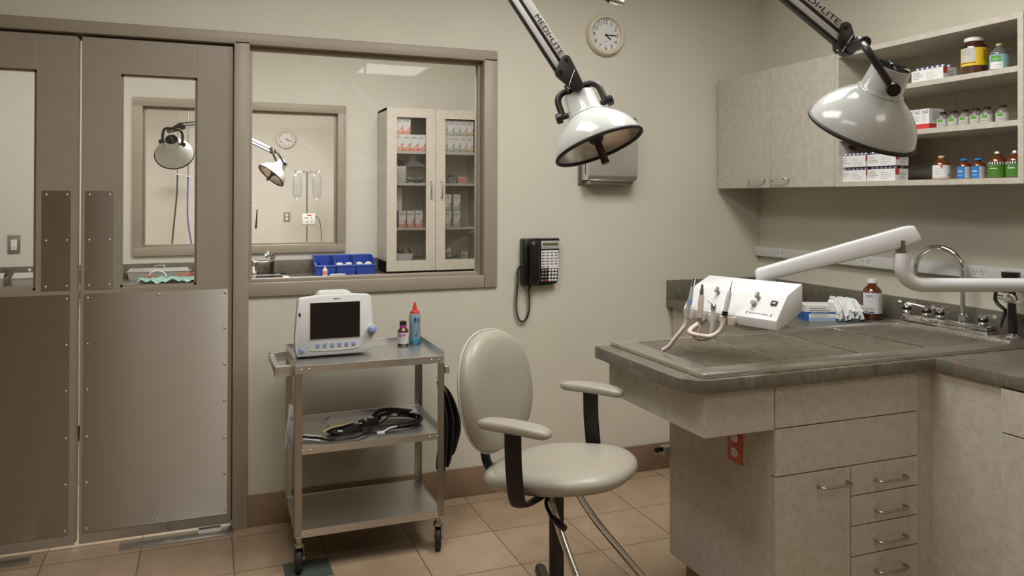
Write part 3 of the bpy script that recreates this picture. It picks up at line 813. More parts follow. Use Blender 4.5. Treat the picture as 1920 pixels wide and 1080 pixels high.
for y, x, lab in ((-1.510, 2.69, 'left one of the pair of blue capped amber bottles'), (-1.560, 2.702, 'right one of the pair of blue capped amber bottles')):
    t = amber_bottle('medicine_bottle', lab, gb, x, y, ZS[0], .0245, .077, M_BLUEL, capr=.56)
    wrap(t, .0249, .003, .046, FA, 1.7, M_PAPERG); arcs(t, .0252, [(.003, .046, FA-.75, .75, M_BLUEL)] + [(.026+.004*k, .028+.004*k, FA-.7, .4, M_PAPER) for k in range(2)] + [(.014, .0155, FA-.7, .4, M_PAPER)] + [(.01+.005*k, .0115+.005*k, FA+.6, .4, M_INKL) for k in range(7)], 'label_print')
gg = 'amber bottles with green labels'
for y, x, lab in ((-1.638, 2.70, 'left one of the pair of amber bottles with green labels'), (-1.700, 2.708, 'right one of the pair of amber bottles with green labels, against the cabinet side')):
    t = amber_bottle('medicine_bottle', lab, gg, x, y, ZS[0], .0305, .098, M_STEEL, capr=.42)
    wrap(t, .0309, .004, .050, FA, 1.8, M_GREEND); wrap(t, .0309, .050, .059, FA, 1.8, M_PAPER)
    arcs(t, .0312, [(.050, .059, FA-1.6+.27*k, .07, M_BLKINK) for k in range(13)] + [(.034, .037, FA-.6, .42, M_PAPER), (.026, .027, FA-.6, .3, M_GREEN), (.02, .021, FA-.6, .3, M_GREEN), (.042, .044, FA-.8, .1, M_PAPER)], 'label_print')

# ------------------------------------------------------------------ on the worktop: glove box and big bottle
gl = thing('glove_box', 'blue and white glove box with gloves spilling out, on the worktop', 'box', (2.63, -.88, CT1), math.radians(-24))
# local x runs along the long face seen from the room
GW, GD, GH = .255, .12, .07
b = MB(); b.box(-GW/2, GW/2, -GD/2, GD/2, 0, GH, .001); b.build('carton', M_PAPER, gl, flat=True)
M = face_m((0, -GD/2-.0002, GH/2), '-y')
b = MB(); b.box(-GW/2, GW/2, -.002, .006, 0, .0004, M=M); b.box(-GW/2, -GW/2+.014, -GH/2, -.002, 0, .0004, M=M); b.box(GW/2-.014, GW/2, -GH/2, .0, 0, .0004, M=M)
b.box(-GW/2+.014, GW/2-.014, -GH/2, -GH/2+.016, 0, .0003, M=M, mi=1); b.build('blue_stripe', [M_BLUED, mat('pale blue print', (160, 188, 214), .5)], gl, flat=True)
b = MB(); lines_mb(b, M @ Matrix.Translation((-.065, .017, 0)), .09, .018, 2, .7, seed=4); lines_mb(b, M @ Matrix.Translation((-.06, .002, .0002)), .085, .006, 1, .9, seed=8, mi=1); lines_mb(b, M @ Matrix.Translation((-.05, -.012, 0)), .1, .018, 3, .5, mi=2, seed=9)
b.build('front_print', [M_INK, M_PAPER, M_INKL], gl, flat=True)
M2 = face_m((-GW/2-.0002, 0, GH/2), '-x'); b = MB(); b.box(-GD/2, GD/2, -GH/2, .004, 0, .0004, M=M2); b.build('end_print', M_BLUED, gl, flat=True)
b = MB()
rnd = random.Random(11)
def glove(px, py, tilt):
    b.ell((px, py, GH+.012), (.035, .03, .022), u=14, v=8)
for k in range(26):
    x = rnd.uniform(.0, .105); y0 = -GD/2-.004
    w = rnd.uniform(.008, .014); zt = GH+rnd.uniform(.0, .024); zb = rnd.uniform(.004, .045)
    b.tube(catmull([(x*.8, rnd.uniform(-.02, .02), zt), (x*.9, -GD/2+.012, zt-.002+rnd.uniform(0, .004)), (x, y0-.006, GH*.75), (x+rnd.uniform(-.012, .014), y0-.010-rnd.uniform(0, .012), zb)], 4), [w]*13, 8, flat=.5)
for k in range(6): b.ell((rnd.uniform(0, .06), rnd.uniform(-.04, .02), GH+rnd.uniform(.002, .012)), (.032, .024, .014), u=12, v=8)
b.ell((.055, -GD/2-.012, .036), (.022, .014, .018), u=12, v=8)
b.build('gloves', M_GLOVE, gl)

bb = thing('medicine_bottle', 'large brown bottle with white label standing behind the glove box', 'bottle', (2.813, -.945, CT1))
lathe_part([(0, 0), (.040, 0), (.0425, .004), (.0425, .118), (.039, .133), (.027, .147), (.019, .154), (.0175, .164)], M_AMBERB, bb, 'glass_body')
lathe_part([(.0175, .163), (.0205, .164), (.0205, .181), (.019, .183), (0, .183)], M_WHITEM, bb, 'cap')
A2 = math.radians(225)
wrap(bb, .0428, .030, .122, A2+.15, 1.25, M_PAPER)
arcs(bb, .0431, [(.112-.0035*k, .1135-.0035*k, A2-.3, .42-.05*(k % 3), M_BLUED) for k in range(4)] + [(.105, .1055, A2-.15, .62, M_BLUED), (.092, .0925, A2-.15, .62, M_BLUED)] + [(.086-.008*k, .0872-.008*k, A2-.3, .4-.05*(k % 2), M_INKL) for k in range(4)] + [(.052-.008*k, .0545-.008*k, A2-.25, .42, M_INK) for k in range(3)] + [(.045, .057, A2-.62, .06, M_ORANGE), (.033, .039, A2-.6, .1, M_BLUED), (.033, .037, A2-.1, .3, M_BLUED)] + [(.036+.008*k, .038+.008*k, A2+.85, .25, M_INKL) for k in range(10)], 'label_print')
# ------------------------------------------------------------------ wall clock
def clock(name, lab, x, y, z, R, hr, mn):
    t = thing(name, lab, 'clock', (x, y, z))
    F = basis((0, 0, 0), V((1, 0, 0)), V((0, 0, 1)), V((0, -1, 0)))
    q = MB(); q.lathe([(0, 0), (R*.98, 0), (R, R*.06), (R*.99, R*.2), (R*.92, R*.30), (R*.83, R*.31), (R*.775, R*.24), (R*.77, R*.14)], F, 56); q.build('rim', M_CLOCK, t)
    q = MB(); q.lathe([(0, R*.13), (R*.775, R*.13)], F, 48); q.build('dial', M_PAPER, t)
    for k in range(1, 13):
        a = PI/2-k*PI/6; q = MB()
        text_mb(q, str(k), F @ Matrix.Translation((R*.62*math.cos(a), R*.62*math.sin(a), R*.135)), height=R*.19)
        q.build('numeral', M_BLKINK, t, flat=True)
    q = MB(); lines_mb(q, F @ Matrix.Translation((0, -R*.33, R*.135)), R*.25, R*.03, 1, 1, th=.5); q.build('maker_print', M_INK, t, flat=True)
    def hand(nm, ang, L, w, z):
        q = MB(); M = F @ Matrix.Rotation(PI/2-ang, 4, 'Z')
        q.box(-L*.12, L, -w/2, w/2, z, z+R*.012, M=M); q.lathe([(0, z+R*.02), (w*.9, z+R*.016), (w*.9, z)], F, 12); q.build(nm, M_BLKINK, t)
    hand('hour_hand', hr, R*.34, R*.055, R*.15); hand('minute_hand', mn, R*.55, R*.04, R*.17)
    return t
clock('wall_clock', 'round cream wall clock above the towel dispenser', 1.946, -.001, 2.318, .110, math.radians(130), math.radians(91))

# ------------------------------------------------------------------ wall phone
ph = thing('wall_phone', 'black desk-style phone mounted on the wall with coiled cord', 'phone', (1.565, 0, 1.138))
F = face_m((0, 0, 0), '-y')
def fpoly(pts, z0, z1, m, par, name, bev=.003):
    q = MB(); q.prism([F @ V((x, y, z0)) for x, y in pts], (0, -(z1-z0), 0), bev=bev); return q.build(name, m, par, angle=30)
fpoly([(-.098, .118), (.104, .118), (.103, .06), (.093, -.108), (.05, -.118), (-.06, -.119), (-.098, -.114)], .0, .045, M_BLACK, ph, 'body', .006)
fpoly([(-.1, .1), (-.09, .12), (.0, .12), (-.01, -.112), (-.1, -.112)], .03, .05, M_BLACK, ph, 'cradle', .005)
q = MB(); q.tube(catmull([F @ V(p) for p in ((-.052, .098, .062), (-.05, .08, .075), (-.049, .0, .082), (-.046, -.075, .075), (-.044, -.094, .062))], 5), [.020, .022, .024, .024, .023, .0215, .0205, .02, .02, .02, .02, .02, .0205, .0215, .023, .024, .0245, .0245, .024, .023, .02], 14, flat=1.25, hint=(1, 0, 0))
hs = q.build('handset', M_BLACK, ph)
q = MB(); q.box(.0, .1, .066, .106, .045, .048, M=F, bev=.001); dp_ = q.build('display_panel', M_GREYL, ph)
q = MB(); q.box(.009, .093, .082, .096, .048, .0486, M=F); q.build('lcd', M_LCD, dp_)
q = MB(); lines_mb(q, F @ Matrix.Translation((.024, .0725, .048)), .03, .005, 1, 1, th=.6); q.build('maker_print', M_RED, dp_)
q = MB(); q.box(.001, .096, -.032, .058, .045, .0468, M=F); ks = q.build('key_label_sheet', M_PAPER, ph)
q = MB()
for r in range(6):
    for c_ in range(4):
        if r == 5 and c_ > 1: continue
        x = .013+c_*.0235; y = .046-r*.0143
        q.box(x-.006, x+.006, y-.0022, y+.0022, .0468, .0474, M=F); q.box(x-.0095, x-.008, y-.003, y+.004, .0468, .0472, M=F)
q.build('key_print', M_BLKINK, ks, flat=True)
for r in range(4):
    for c_ in range(5):
        x = (.010, .028, .049, .066, .083)[c_]-.0012*r; y = -.042-r*.0168
        q = MB()
        if c_ >= 2: q.lathe([(.0072, .045), (.0068, .049), (.005, .0505), (0, .0508)], F @ Matrix.Translation((x, y, 0)), 14)
        else: q.box(x-.0065, x+.0065, y-.0045, y+.0045, .045, .0495, M=F, bev=.0015)
        q.build('key', M_RED if (r == 3 and c_ == 1) else (M_WHITEM if c_ >= 2 else M_GREY), ph)
cp = catmull([F @ V(p) for p in ((-.1, -.02, .02), (-.116, -.04, .022), (-.118, -.1, .022), (-.124, -.18, .022), (-.123, -.24, .02), (-.112, -.28, .018), (-.092, -.300, .018), (-.068, -.285, .018), (-.055, -.24, .02), (-.057, -.18, .024), (-.060, -.14, .03), (-.054, -.105, .045))], 16)
q = MB(); pts = []; x = None; acc = 0
for i in range(len(cp)-1):
    t_ = (cp[i+1]-cp[i]); n_ = max(1, int(t_.length/.0006)); tt = t_.normalized()
    for k in range(n_):
        p = cp[i]+t_*(k/n_); acc += t_.length/n_
        xx, yy, _ = frame(tt, (0, 1, 0)); a = acc/.0052*2*PI
        pts.append(p+(xx*math.cos(a)+yy*math.sin(a))*.0052)
q.tube(pts, .0017, 5); q.build('coiled_cord', M_BLACK, ph)

# ------------------------------------------------------------------ paper towel dispenser
td = thing('paper_towel_dispenser', 'brushed steel paper towel dispenser on the wall under the clock', 'dispenser', (1.945, 0, 1.70))
b = MB(); b.box(-.155, .165, -.012, -.0005, -.17, .18, .002); b.build('back_plate', M_STEELD, td)
pts = [(-.145, -.012, .18), (-.145, -.095, .18), (-.145, -.108, .165), (-.145, -.108, -.125), (-.145, -.098, -.148), (-.145, -.012, -.148)]
b = MB(); b.prism(pts, (.285, 0, 0), bev=.003); b.build('cover', M_STEEL, td, angle=25)
b = MB(); b.prism([(-.13, -.02, -.150), (-.13, -.105, -.150), (-.13, -.09, -.168), (-.13, -.02, -.172)], (.25, 0, 0), bev=.002); b.build('outlet_tray', M_STEELD, td, angle=25)
b = MB(); b.box(-.115, .105, -.097, -.03, -.158, -.149); b.build('paper_towel', M_PAPER, td)
b = MB(); b.box(-.1458, -.1445, -.075, -.068, -.118, -.062); b.build('sight_slot', M_GAP, td)

# ------------------------------------------------------------------ exam lamps
def exam_lamp(name, lab, grp, C0, axis, side, R, arm0, arm1, post_top, text=True, w_arm=.0215, facing=None, label=True, yup=None, ylen=.54, zpiv=.93, scale=1.0):
    """C0 rim centre, axis points from the opening to the neck, side = yoke pivot direction"""
    C0, axis = V(C0), V(axis).normalized(); side = V(side); side = (side-axis*side.dot(axis)).normalized(); nrm = axis.cross(side)
    t = thing(name, lab, 'lamp', C0, 0, grp)
    M = basis((0, 0, 0), side, nrm, axis)
    k = lambda prof: [(r*R, z*R) for r, z in prof]
    outer = k([(1.0, 0), (.995, .06), (.97, .17), (.915, .30), (.83, .43), (.71, .56), (.57, .68), (.44, .775), (.40, .80)])
    inner = k([(.985, .0), (.975, .06), (.945, .17), (.885, .29), (.80, .41), (.68, .53), (.54, .63), (.3, .70), (0, .72)])
    MB().lathe(outer, M, 56).build('shade', M_CREAMW, t, angle=60)
    MB().lathe(inner, M, 48).build('reflector', M_REFL, t, angle=60)
    ring = [M @ V((R*1.0*math.cos(2*PI*i/64), R*1.0*math.sin(2*PI*i/64), 0)) for i in range(64)]
    MB().tube(ring, R*.042, 10, closed=True).build('rim_gasket', M_RUBBER, t)
    nk = MB(); nk.lathe(k([(.385, .775), (.425, .775), (.435, .80), (.425, .825), (.395, .83), (.385, .85), (.345, 1.30), (.325, 1.315), (.30, 1.31)]), M, 44)
    neck = nk.build('neck', M_CREAMW, t, angle=40)
    gr = MB()
    gr.lathe(k([(0, 1.285), (.30, 1.285)]), M, 32)
    for rr in (.30, .235, .17, .105): gr.lathe(k([(rr, 1.30), (rr+.014, 1.325), (rr+.03, 1.325), (rr+.03, 1.30)]), M, 32)
    for a in range(6):
        an = a*PI/3; gr.tube([M @ V((.06*R*math.cos(an), .06*R*math.sin(an), 1.325*R)), M @ V((.31*R*math.cos(an), .31*R*math.sin(an), 1.325*R))], .018*R, 6)
    gr.ell(M @ V((0, 0, 1.32*R)), .06*R); gr.build('vent_grille', M_BLACK, t)
    # bulb guard rod
    g_ = MB(); g_.cyl(M @ V((0, 0, .70*R)), M @ V((0, 0, -.36*R)), .085*R, .09*R, 18); o = g_.build('bulb_guard', M_COPPER, t)
    g_ = MB(); g_.cyl(M @ V((0, 0, -.36*R)), M @ V((0, 0, -.41*R)), .098*R, .092*R, 18); g_.build('guard_tip', M_BLACK, o)
    g_ = MB(); g_.cyl(M @ V((0, 0, .22*R)), M @ V((0, 0, .10*R)), .2*R, .13*R, 18); g_.build('guard_collar', M_BLACK, o)
    # yoke
    zy = zpiv*R; hy = .50*R; yl = ylen*R
    yv = V(yup) if yup is not None else axis
    yv = (yv-side*yv.dot(side)).normalized()
    pc = axis*zy
    Y = lambda x, h: pc+side*x+yv*h
    pts = [Y(-hy*1.02, 0), Y(-hy*1.02, yl*.4), Y(-hy*.98, yl*.72), Y(-hy*.78, yl*.94), Y(-hy*.4, yl), Y(hy*.4, yl), Y(hy*.78, yl*.94), Y(hy*.98, yl*.72), Y(hy*1.02, yl*.4), Y(hy*1.02, 0)]
    MB().tube(catmull(pts, 4), R*.075, 12, hint=side.cross(yv), flat=.9).build('yoke', M_BLACKM, t)
    for s in (-1, 1):
        q = MB(); q.cyl(M @ V((s*hy*.78, 0, zy)), M @ V((s*hy*1.12, 0, zy)), .065*R, n=16)
        q.cyl(M @ V((s*hy*1.1, 0, zy)), M @ V((s*hy*1.33, 0, zy)), .125*R, .118*R, n=20); q.cyl(M @ V((s*hy*1.33, 0, zy)), M @ V((s*hy*1.36, 0, zy)), .09*R, n=16); q.build('pivot_knob', M_BLACK, t)
    # arm: two parallel channels, bracket and post
    P0, P1 = V(arm0)-C0, V(arm1)-C0
    d = (P1-P0).normalized()
    fc = V(facing) if facing else V((-.36, -.93, 0)); fc = (fc-d*fc.dot(d)).normalized()
    n2 = fc.cross(d)          # lies across the arm, in the plane seen from the room
    yk = Y(0, yl)
    L = (P1-P0).length
    def bar(off, w, th, mt, nm, s0, s1, par=t):
        A = basis(P0+n2*off*scale, d, n2, fc)
        q = MB(); q.box(s0, s1, -w*scale/2, w*scale/2, -th/2, th/2, .0012, M=A); o = q.build(nm, mt, par, angle=25)
        return o, A
    up_, Au = bar(-.0165, w_arm, .024, M_WHITEM, 'upper_arm_bar', -.012, L)
    lo_, Al = bar(.0108, .0155, .0225, M_WHITEM, 'lower_arm_bar', -.022, L)
    bar(-.0012, .0085, .018, M_BLACKM, 'spring_strip', -.025, L)
    bar(.0225, .008, .024, M_BLACKM, 'spring_strip', -.03, L)
    if text:
        q = MB(); Mt = Au @ Matrix.Translation((.0, 0, .0122)) @ Matrix.Rotation(PI, 4, 'Z')
        text_mb(q, 'MEDI\u2022LITE', Mt @ Matrix.Translation((-.092, 0, 0)), width=.135, height=w_arm*.66)
        q.build('lettering', M_BLKINK, up_, flat=True)
    # joint bracket between arm and yoke: outline wrapped round the two arm bolts and the yoke swivel
    b1, b2 = P0-n2*.0175*scale+d*.006, P0+n2*.014*scale-d*.014
    e_ = yk; e_ = e_-fc*(e_-P0).dot(fc)
    mid = P0.lerp(e_, .62)
    pts2 = []
    for c_, r_ in ((b1, .0145), (b2, .0155), (mid, .023), (e_, .0175)):
        for i in range(16):
            a = 2*PI*i/16; v = c_-P0; pts2.append((v.dot(d)+r_*scale*math.cos(a), v.dot(n2)+r_*scale*math.sin(a)))
    pts2 = sorted(set(pts2))
    def half(ps):
        h = []
        for p in ps:
            while len(h) > 1 and (h[-1][0]-h[-2][0])*(p[1]-h[-2][1])-(h[-1][1]-h[-2][1])*(p[0]-h[-2][0]) <= 0: h.pop()
            h.append(p)
        return h
    hull = half(pts2)[:-1]+half(pts2[::-1])[:-1]
    q = MB(); q.prism([P0+d*x+n2*y-fc*.018 for x, y in hull], fc*.036, bev=.003)
    br = q.build('joint_bracket', M_BLACKM, t, angle=30)
    for p in (b1, b2):
        q = MB(); q.cyl(p+fc*.018, p+fc*.0215, .006, .005, 14); q.build('bolt', M_BLACK, br)
    dirb = (e_-P0).normalized(); nb = fc.cross(dirb).normalized()
    q = MB(); q.tube(catmull([mid+nb*.020-dirb*.012+fc*.0185, mid+fc*.020, mid-nb*.020+dirb*.014+fc*.0185], 5), .0012, 6); q.build('wire', M_PAPER, br)
    q = MB(); p = e_-dirb*.012+nb*(.015 if nb.dot(n2) > 0 else -.015)
    nn = nb if nb.dot(n2) > 0 else -nb
    q.cyl(p, p+nn*.012, .008, .006, 12); q.tube([p+nn*.012-dirb*.010, p+nn*.015, p+nn*.012+dirb*.012], .0035, 8); q.build('wing_nut', M_NICKEL, br)
    q = MB(); q.cyl(e_, yk+(yk-e_)*.2+dirb*.001, .013*scale, n=14); q.cyl(e_-dirb*.004, e_+dirb*.012, .015*scale, n=16); q.build('swivel', M_BLACK, br)
    # post up to the ceiling
    E_ = P1; top = V((E_.x, E_.y, post_top-C0.z))
    q = MB(); q.box(-.03, .03, -.045, .045, -.03, .03, .005, M=basis(E_, d, n2, fc)); q.tube([E_, top], .0125, 14); q.build('post', M_BLACKM if text else M_NICKEL, t)
    q = MB(); q.cyl(top-V((0, 0, .03)), top-V((0, 0, .0005)), .06, .065, 28); q.build('ceiling_rose', M_CREAMW, t)
    if label:
        q = MB()
        for rr in range(5):
            q.lathe(k([(.395-.03*rr*.45+.002, .93+.035*rr), (.395-.03*rr*.45-.001, .945+.035*rr)]), M, 8, a0=math.radians(150), a1=math.radians(190+6*(rr % 3)))
        q.build('neck_print', M_INK, neck, flat=True)
    return t

hr_ = thing('hanging_rod', 'small dark rod with a chrome tip just entering the view above the clock', 'rod', (1.108, -1.688, 2.022))
q = MB(); q.tube(catmull([(-.03, .01, .006), (-.07, .02, .05), (-.09, .03, .2), (-.09, .03, CZ-2.0225)], 6), .010, 12); q.build('rod', M_BLACKM, hr_)
q = MB(); q.ell((0, 0, 0), .010); q.tube([(-.034, .011, .008), (-.01, .003, .002), (.0, .0, .0)], [.012, .0125, .010], 12); q.build('tip', M_CHROME, hr_)
RT, UPV, FWV = r2, u2, fw       # used once to lean the lamps as they hang
def lean(ax_r, ax_u, ax_f): return RT*ax_r+UPV*ax_u+FWV*ax_f
gl_ = 'exam lamps over the peninsula'
# nearer the window wall: head tips its opening towards the room
a0 = V((.945, -1.629, 1.84)); dA = V((-.511, .191, .838)).normalized()
exam_lamp('exam_lamp', 'white dome exam lamp in front of the towel dispenser, opening tipped towards the room', gl_, (1.047, -1.666, 1.608), (-.235, .326, .916), lean(.94, .30, 0), .1285,
          a0, a0+dA*.66, CZ, facing=-FWV, ylen=.55)
a0 = V((1.453, -2.166, 1.862)); dB = V((-.719, .274, .638)).normalized()
exam_lamp('exam_lamp', 'white dome exam lamp in front of the open shelves, seen from above its vent', gl_, (1.502, -2.183, 1.63), (.042, -.522, .852), lean(-.12, -.10, -.97), .1285,
          a0, a0+dB*.70, CZ, facing=-FWV, yup=lean(-.547, .837, 0), ylen=.85, zpiv=1.05)

# ------------------------------------------------------------------ dental unit on its arm
du = thing('dental_unit', 'white dental control box on a swing arm above the wet table', 'dental unit', (1.53, -1.365, 1.0))
O = V((1.53, -1.365, 1.0)); WD = V((.294, -.956, 0)).normalized(); BK = V((.956, .294, 0)).normalized(); UZ = V((0, 0, 1))
def dl(w, b_, z): return WD*w+BK*b_+UZ*(z-1.0)
WL = .362
prof = [(0, 1.0815), (.006, 1.089), (.060, 1.154), (.066, 1.158), (.142, 1.187), (.145, 1.184), (.145, 1.100), (.006, 1.050), (0, 1.054)]
b = MB(); b.prism([dl(0, p, z) for p, z in prof], WD*WL, bev=.0016); b.build('control_box', M_WHITE, du, angle=25)
fx = WD; fyv = (BK*.060+UZ*.0725).normalized()
def fpt(w, s): return dl(w, 0, 1.0815)+fyv*s       # s along the sloping face
Mf = lambda w, s: face_m(fpt(w, s)+fx.cross(fyv)*.0008, (fx, fyv))
if fx.cross(fyv).dot(BK) > 0: pass
q = MB(); q.box(-.011, .011, -.008, .008, 0, .004, M=Mf(.330, .062), bev=.001); sw = q.build('rocker_switch', M_BLACK, du)
q = MB(); q.box(-.006, .006, -.004, .002, .004, .0046, M=Mf(.330, .062)); q.build('switch_mark', M_GREYL, sw)
for w, s in ((.268, .075), (.110, .078)):
    q = MB(); q.cyl(Mf(w, s) @ V((0, 0, 0)), Mf(w, s) @ V((0, 0, .012)), .006, n=12); q.box(-.004, .004, -.008, .012, .01, .02, M=Mf(w, s), bev=.001); q.build('toggle', M_GREY, du)
q = MB(); q.cyl(Mf(.262, .05) @ V((0, 0, 0)), Mf(.262, .05) @ V((0, 0, .014)), .008, n=16); q.build('knob', M_GREY, du)
q = MB(); M = Mf(.292, .018)
for k in range(8): q.box(-.036+k*.009, -.030+k*.009, -.0008, .0008, 0, .0004, M=M)
for s in (-1, 1):
    q.box(-.007, .0, -.0008, .0008, 0, .0004, M=M @ Matrix.Translation((s*.047, 0, 0)) @ Matrix.Rotation(s*PI/2-s*PI/2+(.7 if s > 0 else PI-.7), 4, 'Z'))
    q.box(-.007, .0, -.0008, .0008, 0, .0004, M=M @ Matrix.Translation((s*.047, 0, 0)) @ Matrix.Rotation((-.7 if s > 0 else PI+.7), 4, 'Z'))
q.build('panel_print', M_BLKINK, du, flat=True)
# holders along the front lip
for w in (.035, .085, .130, .175, .205):
    q = MB(); p = dl(w, -.010, 1.064); q.lathe([(.0075, -.012), (.0135, -.012), (.0145, 0), (.0135, .012), (.0075, .012)], basis(p, WD, BK, UZ), 18, closed_prof=True, a0=.0, a1=2*PI)
    q.build('holder', M_PINKH, du)
q = MB(); p = dl(.222, -.004, 1.058); q.cyl(p, p-BK*.008, .003, n=8); q.build('thumb_screw', M_NICKEL, du)
# arm slab, rising to the joint, then the tube to the wall
A0, A1 = V((1.752, -1.496, 1.205))-O, V((2.135, -1.763, 1.345))-O
d = (A1-A0).normalized(); sd = d.cross(UZ).normalized(); up_ = sd.cross(d)
b = MB(); Lr = (A1-A0).length
pp = [(-.012, -.024), (-.020, -.010), (-.018, .012), (-.008, .020), (Lr-.012, .030), (Lr+.014, .026), (Lr+.022, -.018), (Lr+.015, -.030), (Lr-.05, -.034)]
b.prism([A0+d*x+up_*y-sd*.026 for x, y in pp], sd*.052, bev=.007); b.build('arm', M_WHITE, du, angle=30)
b = MB(); b.cyl(A0+d*.03+V((0, 0, -.04)), A0+d*.03+V((0, 0, .0)), .018, n=18); b.build('box_pivot', M_WHITE, du)
b = MB(); b.prism([dl(.13, .140, 1.125), dl(.22, .140, 1.125), dl(.205, .225, 1.125), dl(.145, .225, 1.125)], UZ*.04, bev=.003); b.cyl(dl(.175, .195, 1.12), dl(.175, .195, 1.20), .017, n=20); b.build('rear_bracket', M_WHITE, du, angle=30)
E0 = V((2.106, -1.752, 0))
b = MB(); b.cyl(E0+V((0, 0, 1.283))-O, E0+V((0, 0, 1.325))-O, .0195, n=20); b.build('pivot_pin', M_NICKEL, du)
hd = V((.932, -.362, 0))
pts = [E0+V((0, 0, 1.283)), E0+V((0, 0, 1.262)), E0+V((0, 0, 1.245))]
for i in range(1, 11):
    a = i/10*PI/2; pts.append(E0+V((0, 0, 1.245))+hd*(.068-.068*math.cos(a))+V((0, 0, -.065*math.sin(a))))
end = E0+hd*.895; end.z = 1.18
pts.append(E0+hd*.3+V((0, 0, 1.18))); pts.append(end)
b = MB(); b.tube([p-O for p in pts], [.024, .0255, .0255]+[.0255-.003*(i/10) for i in range(1, 11)]+[.0225, .0225], 24); b.build('tube_arm', M_WHITE, du)
b = MB(); b.cyl(V((XR-.075, end.y, 1.18))-O, V((XR-.0345, end.y, 1.18))-O, .05, n=28); b.build('wall_flange', M_WHITE, du)

def handpiece(lab, parts, hose):
    """parts: (name, material, [points], [radii]); hose hangs from the lower end"""
    o0 = V(parts[0][2][-1])
    t = thing('dental_handpiece', lab, 'dental tool', o0, 0, 'dental handpieces on the control box')
    for nm, m, pts, rs in parts:
        q = MB(); q.tube([V(p)-o0 for p in pts], rs, 14); q.build(nm, m, t)
    q = MB(); q.tube(catmull([V(p)-o0 for p in hose], 6), .0074, 10); q.build('hose', M_PINKH, t)
handpiece('leftmost dental handpiece, tall silver and blue scaler leaning outwards', [
    ('body', M_GREYL, [(1.535, -1.411, 1.160), (1.530, -1.409, 1.125), (1.520, -1.405, 1.075), (1.516, -1.403, 1.049)], [.0055, .0075, .0085, .008]),
    ('tip', M_CHROME, [(1.5405, -1.414, 1.188), (1.540, -1.4135, 1.184), (1.535, -1.411, 1.160)], [.0045, .0055, .0055]),
    ('band', M_PERI, [(1.529, -1.4085, 1.119), (1.5255, -1.407, 1.101)], [.0085, .0088])],
    [(1.516, -1.403, 1.052), (1.512, -1.402, 1.03), (1.500, -1.398, 1.012), (1.482, -1.388, .985), (1.465, -1.375, .956), (1.45, -1.36, .941)])
handpiece('second dental handpiece, pinkish clear motor with steel tip', [
    ('body', M_PINKH, [(1.541, -1.4565, 1.138), (1.540, -1.456, 1.118), (1.537, -1.455, 1.085), (1.536, -1.454, 1.062)], [.0085, .0098, .0098, .0085]),
    ('tip', M_NICKEL, [(1.543, -1.457, 1.172), (1.5427, -1.457, 1.160), (1.542, -1.457, 1.155), (1.541, -1.4565, 1.138)], [.004, .0045, .0065, .0075]),
    ('lower_sleeve', M_NICKEL, [(1.536, -1.454, 1.062), (1.535, -1.453, 1.036)], [.008, .0065])],
    [(1.535, -1.453, 1.04), (1.531, -1.451, 1.018), (1.528, -1.45, 1.005), (1.533, -1.447, .992), (1.548, -1.43, .99), (1.552, -1.42, 1.03)])
handpiece('third dental handpiece, white air and water syringe with bent chrome needle', [
    ('body', M_WHITE, [(1.554, -1.504, 1.093), (1.553, -1.5035, 1.07), (1.550, -1.502, 1.03), (1.549, -1.501, 1.017)], [.0075, .0082, .0082, .007]),
    ('head', M_CHROME, [(1.555, -1.504, 1.113), (1.555, -1.504, 1.108), (1.5545, -1.504, 1.098), (1.554, -1.504, 1.090)], [.006, .0105, .0105, .008]),
    ('needle', M_CHROME, [(1.551, -1.503, 1.110), (1.541, -1.499, 1.118), (1.535, -1.497, 1.124), (1.532, -1.496, 1.120)], [.002, .0017, .0016, .0014])],
    [(1.549, -1.501, 1.019), (1.546, -1.5, 1.009), (1.534, -1.495, 1.0), (1.515, -1.489, .999), (1.500, -1.480, 1.004), (1.51, -1.455, 1.015), (1.56, -1.435, 1.045), (1.62, -1.43, 1.085)])
handpiece('rightmost dental handpiece, slim white pen with black collar and long needle', [
    ('body', M_WHITE, [(1.579, -1.557, 1.158), (1.573, -1.5545, 1.128), (1.5655, -1.5515, 1.092)], [.0065, .009, .008]),
    ('needle', M_NICKEL, [(1.586, -1.5605, 1.192), (1.579, -1.557, 1.158)], [.0008, .0022]),
    ('collar', M_BLACK, [(1.566, -1.5515, 1.094), (1.563, -1.5505, 1.079)], [.0098, .0092])],
    [(1.562, -1.550, 1.074), (1.560, -1.549, 1.056), (1.548, -1.544, 1.03), (1.522, -1.534, 1.013), (1.495, -1.523, 1.014), (1.468, -1.508, 1.020), (1.478, -1.48, 1.026), (1.53, -1.45, 1.04), (1.60, -1.44, 1.065), (1.635, -1.445, 1.09)])
# ------------------------------------------------------------------ drafting chair
ch = thing('stool_chair', 'cream vinyl drafting chair with padded arms and chrome foot rest', 'chair', (1.04, -1.39, 0), math.atan2(-.779, .626))
ST = .636
def seat_z(x, y):
    u = x/.24
    return .11*x - .030*max(0, u-.45)**2 - .022*max(0, -u-.2)**2
prof = [(.55, ST-.062), (.82, ST-.061), (.93, ST-.055), (.985, ST-.043), (1.0, ST-.033), (.988, ST-.021), (.94, ST-.010), (.83, ST-.003), (.6, ST), (.3, ST+.001), (.05, ST+.001)]
MB().pillow(.24, .22, prof, 2.4, seat_z, Matrix.Translation((.012, 0, 0)), n=72).build('seat', M_VINYL, ch, angle=80)
bt = math.radians(9)
Bm = Matrix.Translation((-.232, 0, .822)) @ Matrix.Rotation(-bt, 4, 'Y') @ basis((0, 0, 0), V((0, 1, 0)), V((0, 0, 1)), V((1, 0, 0)))
bz = lambda x, y: .30*x*x - .10*max(0, -y-.05)**2
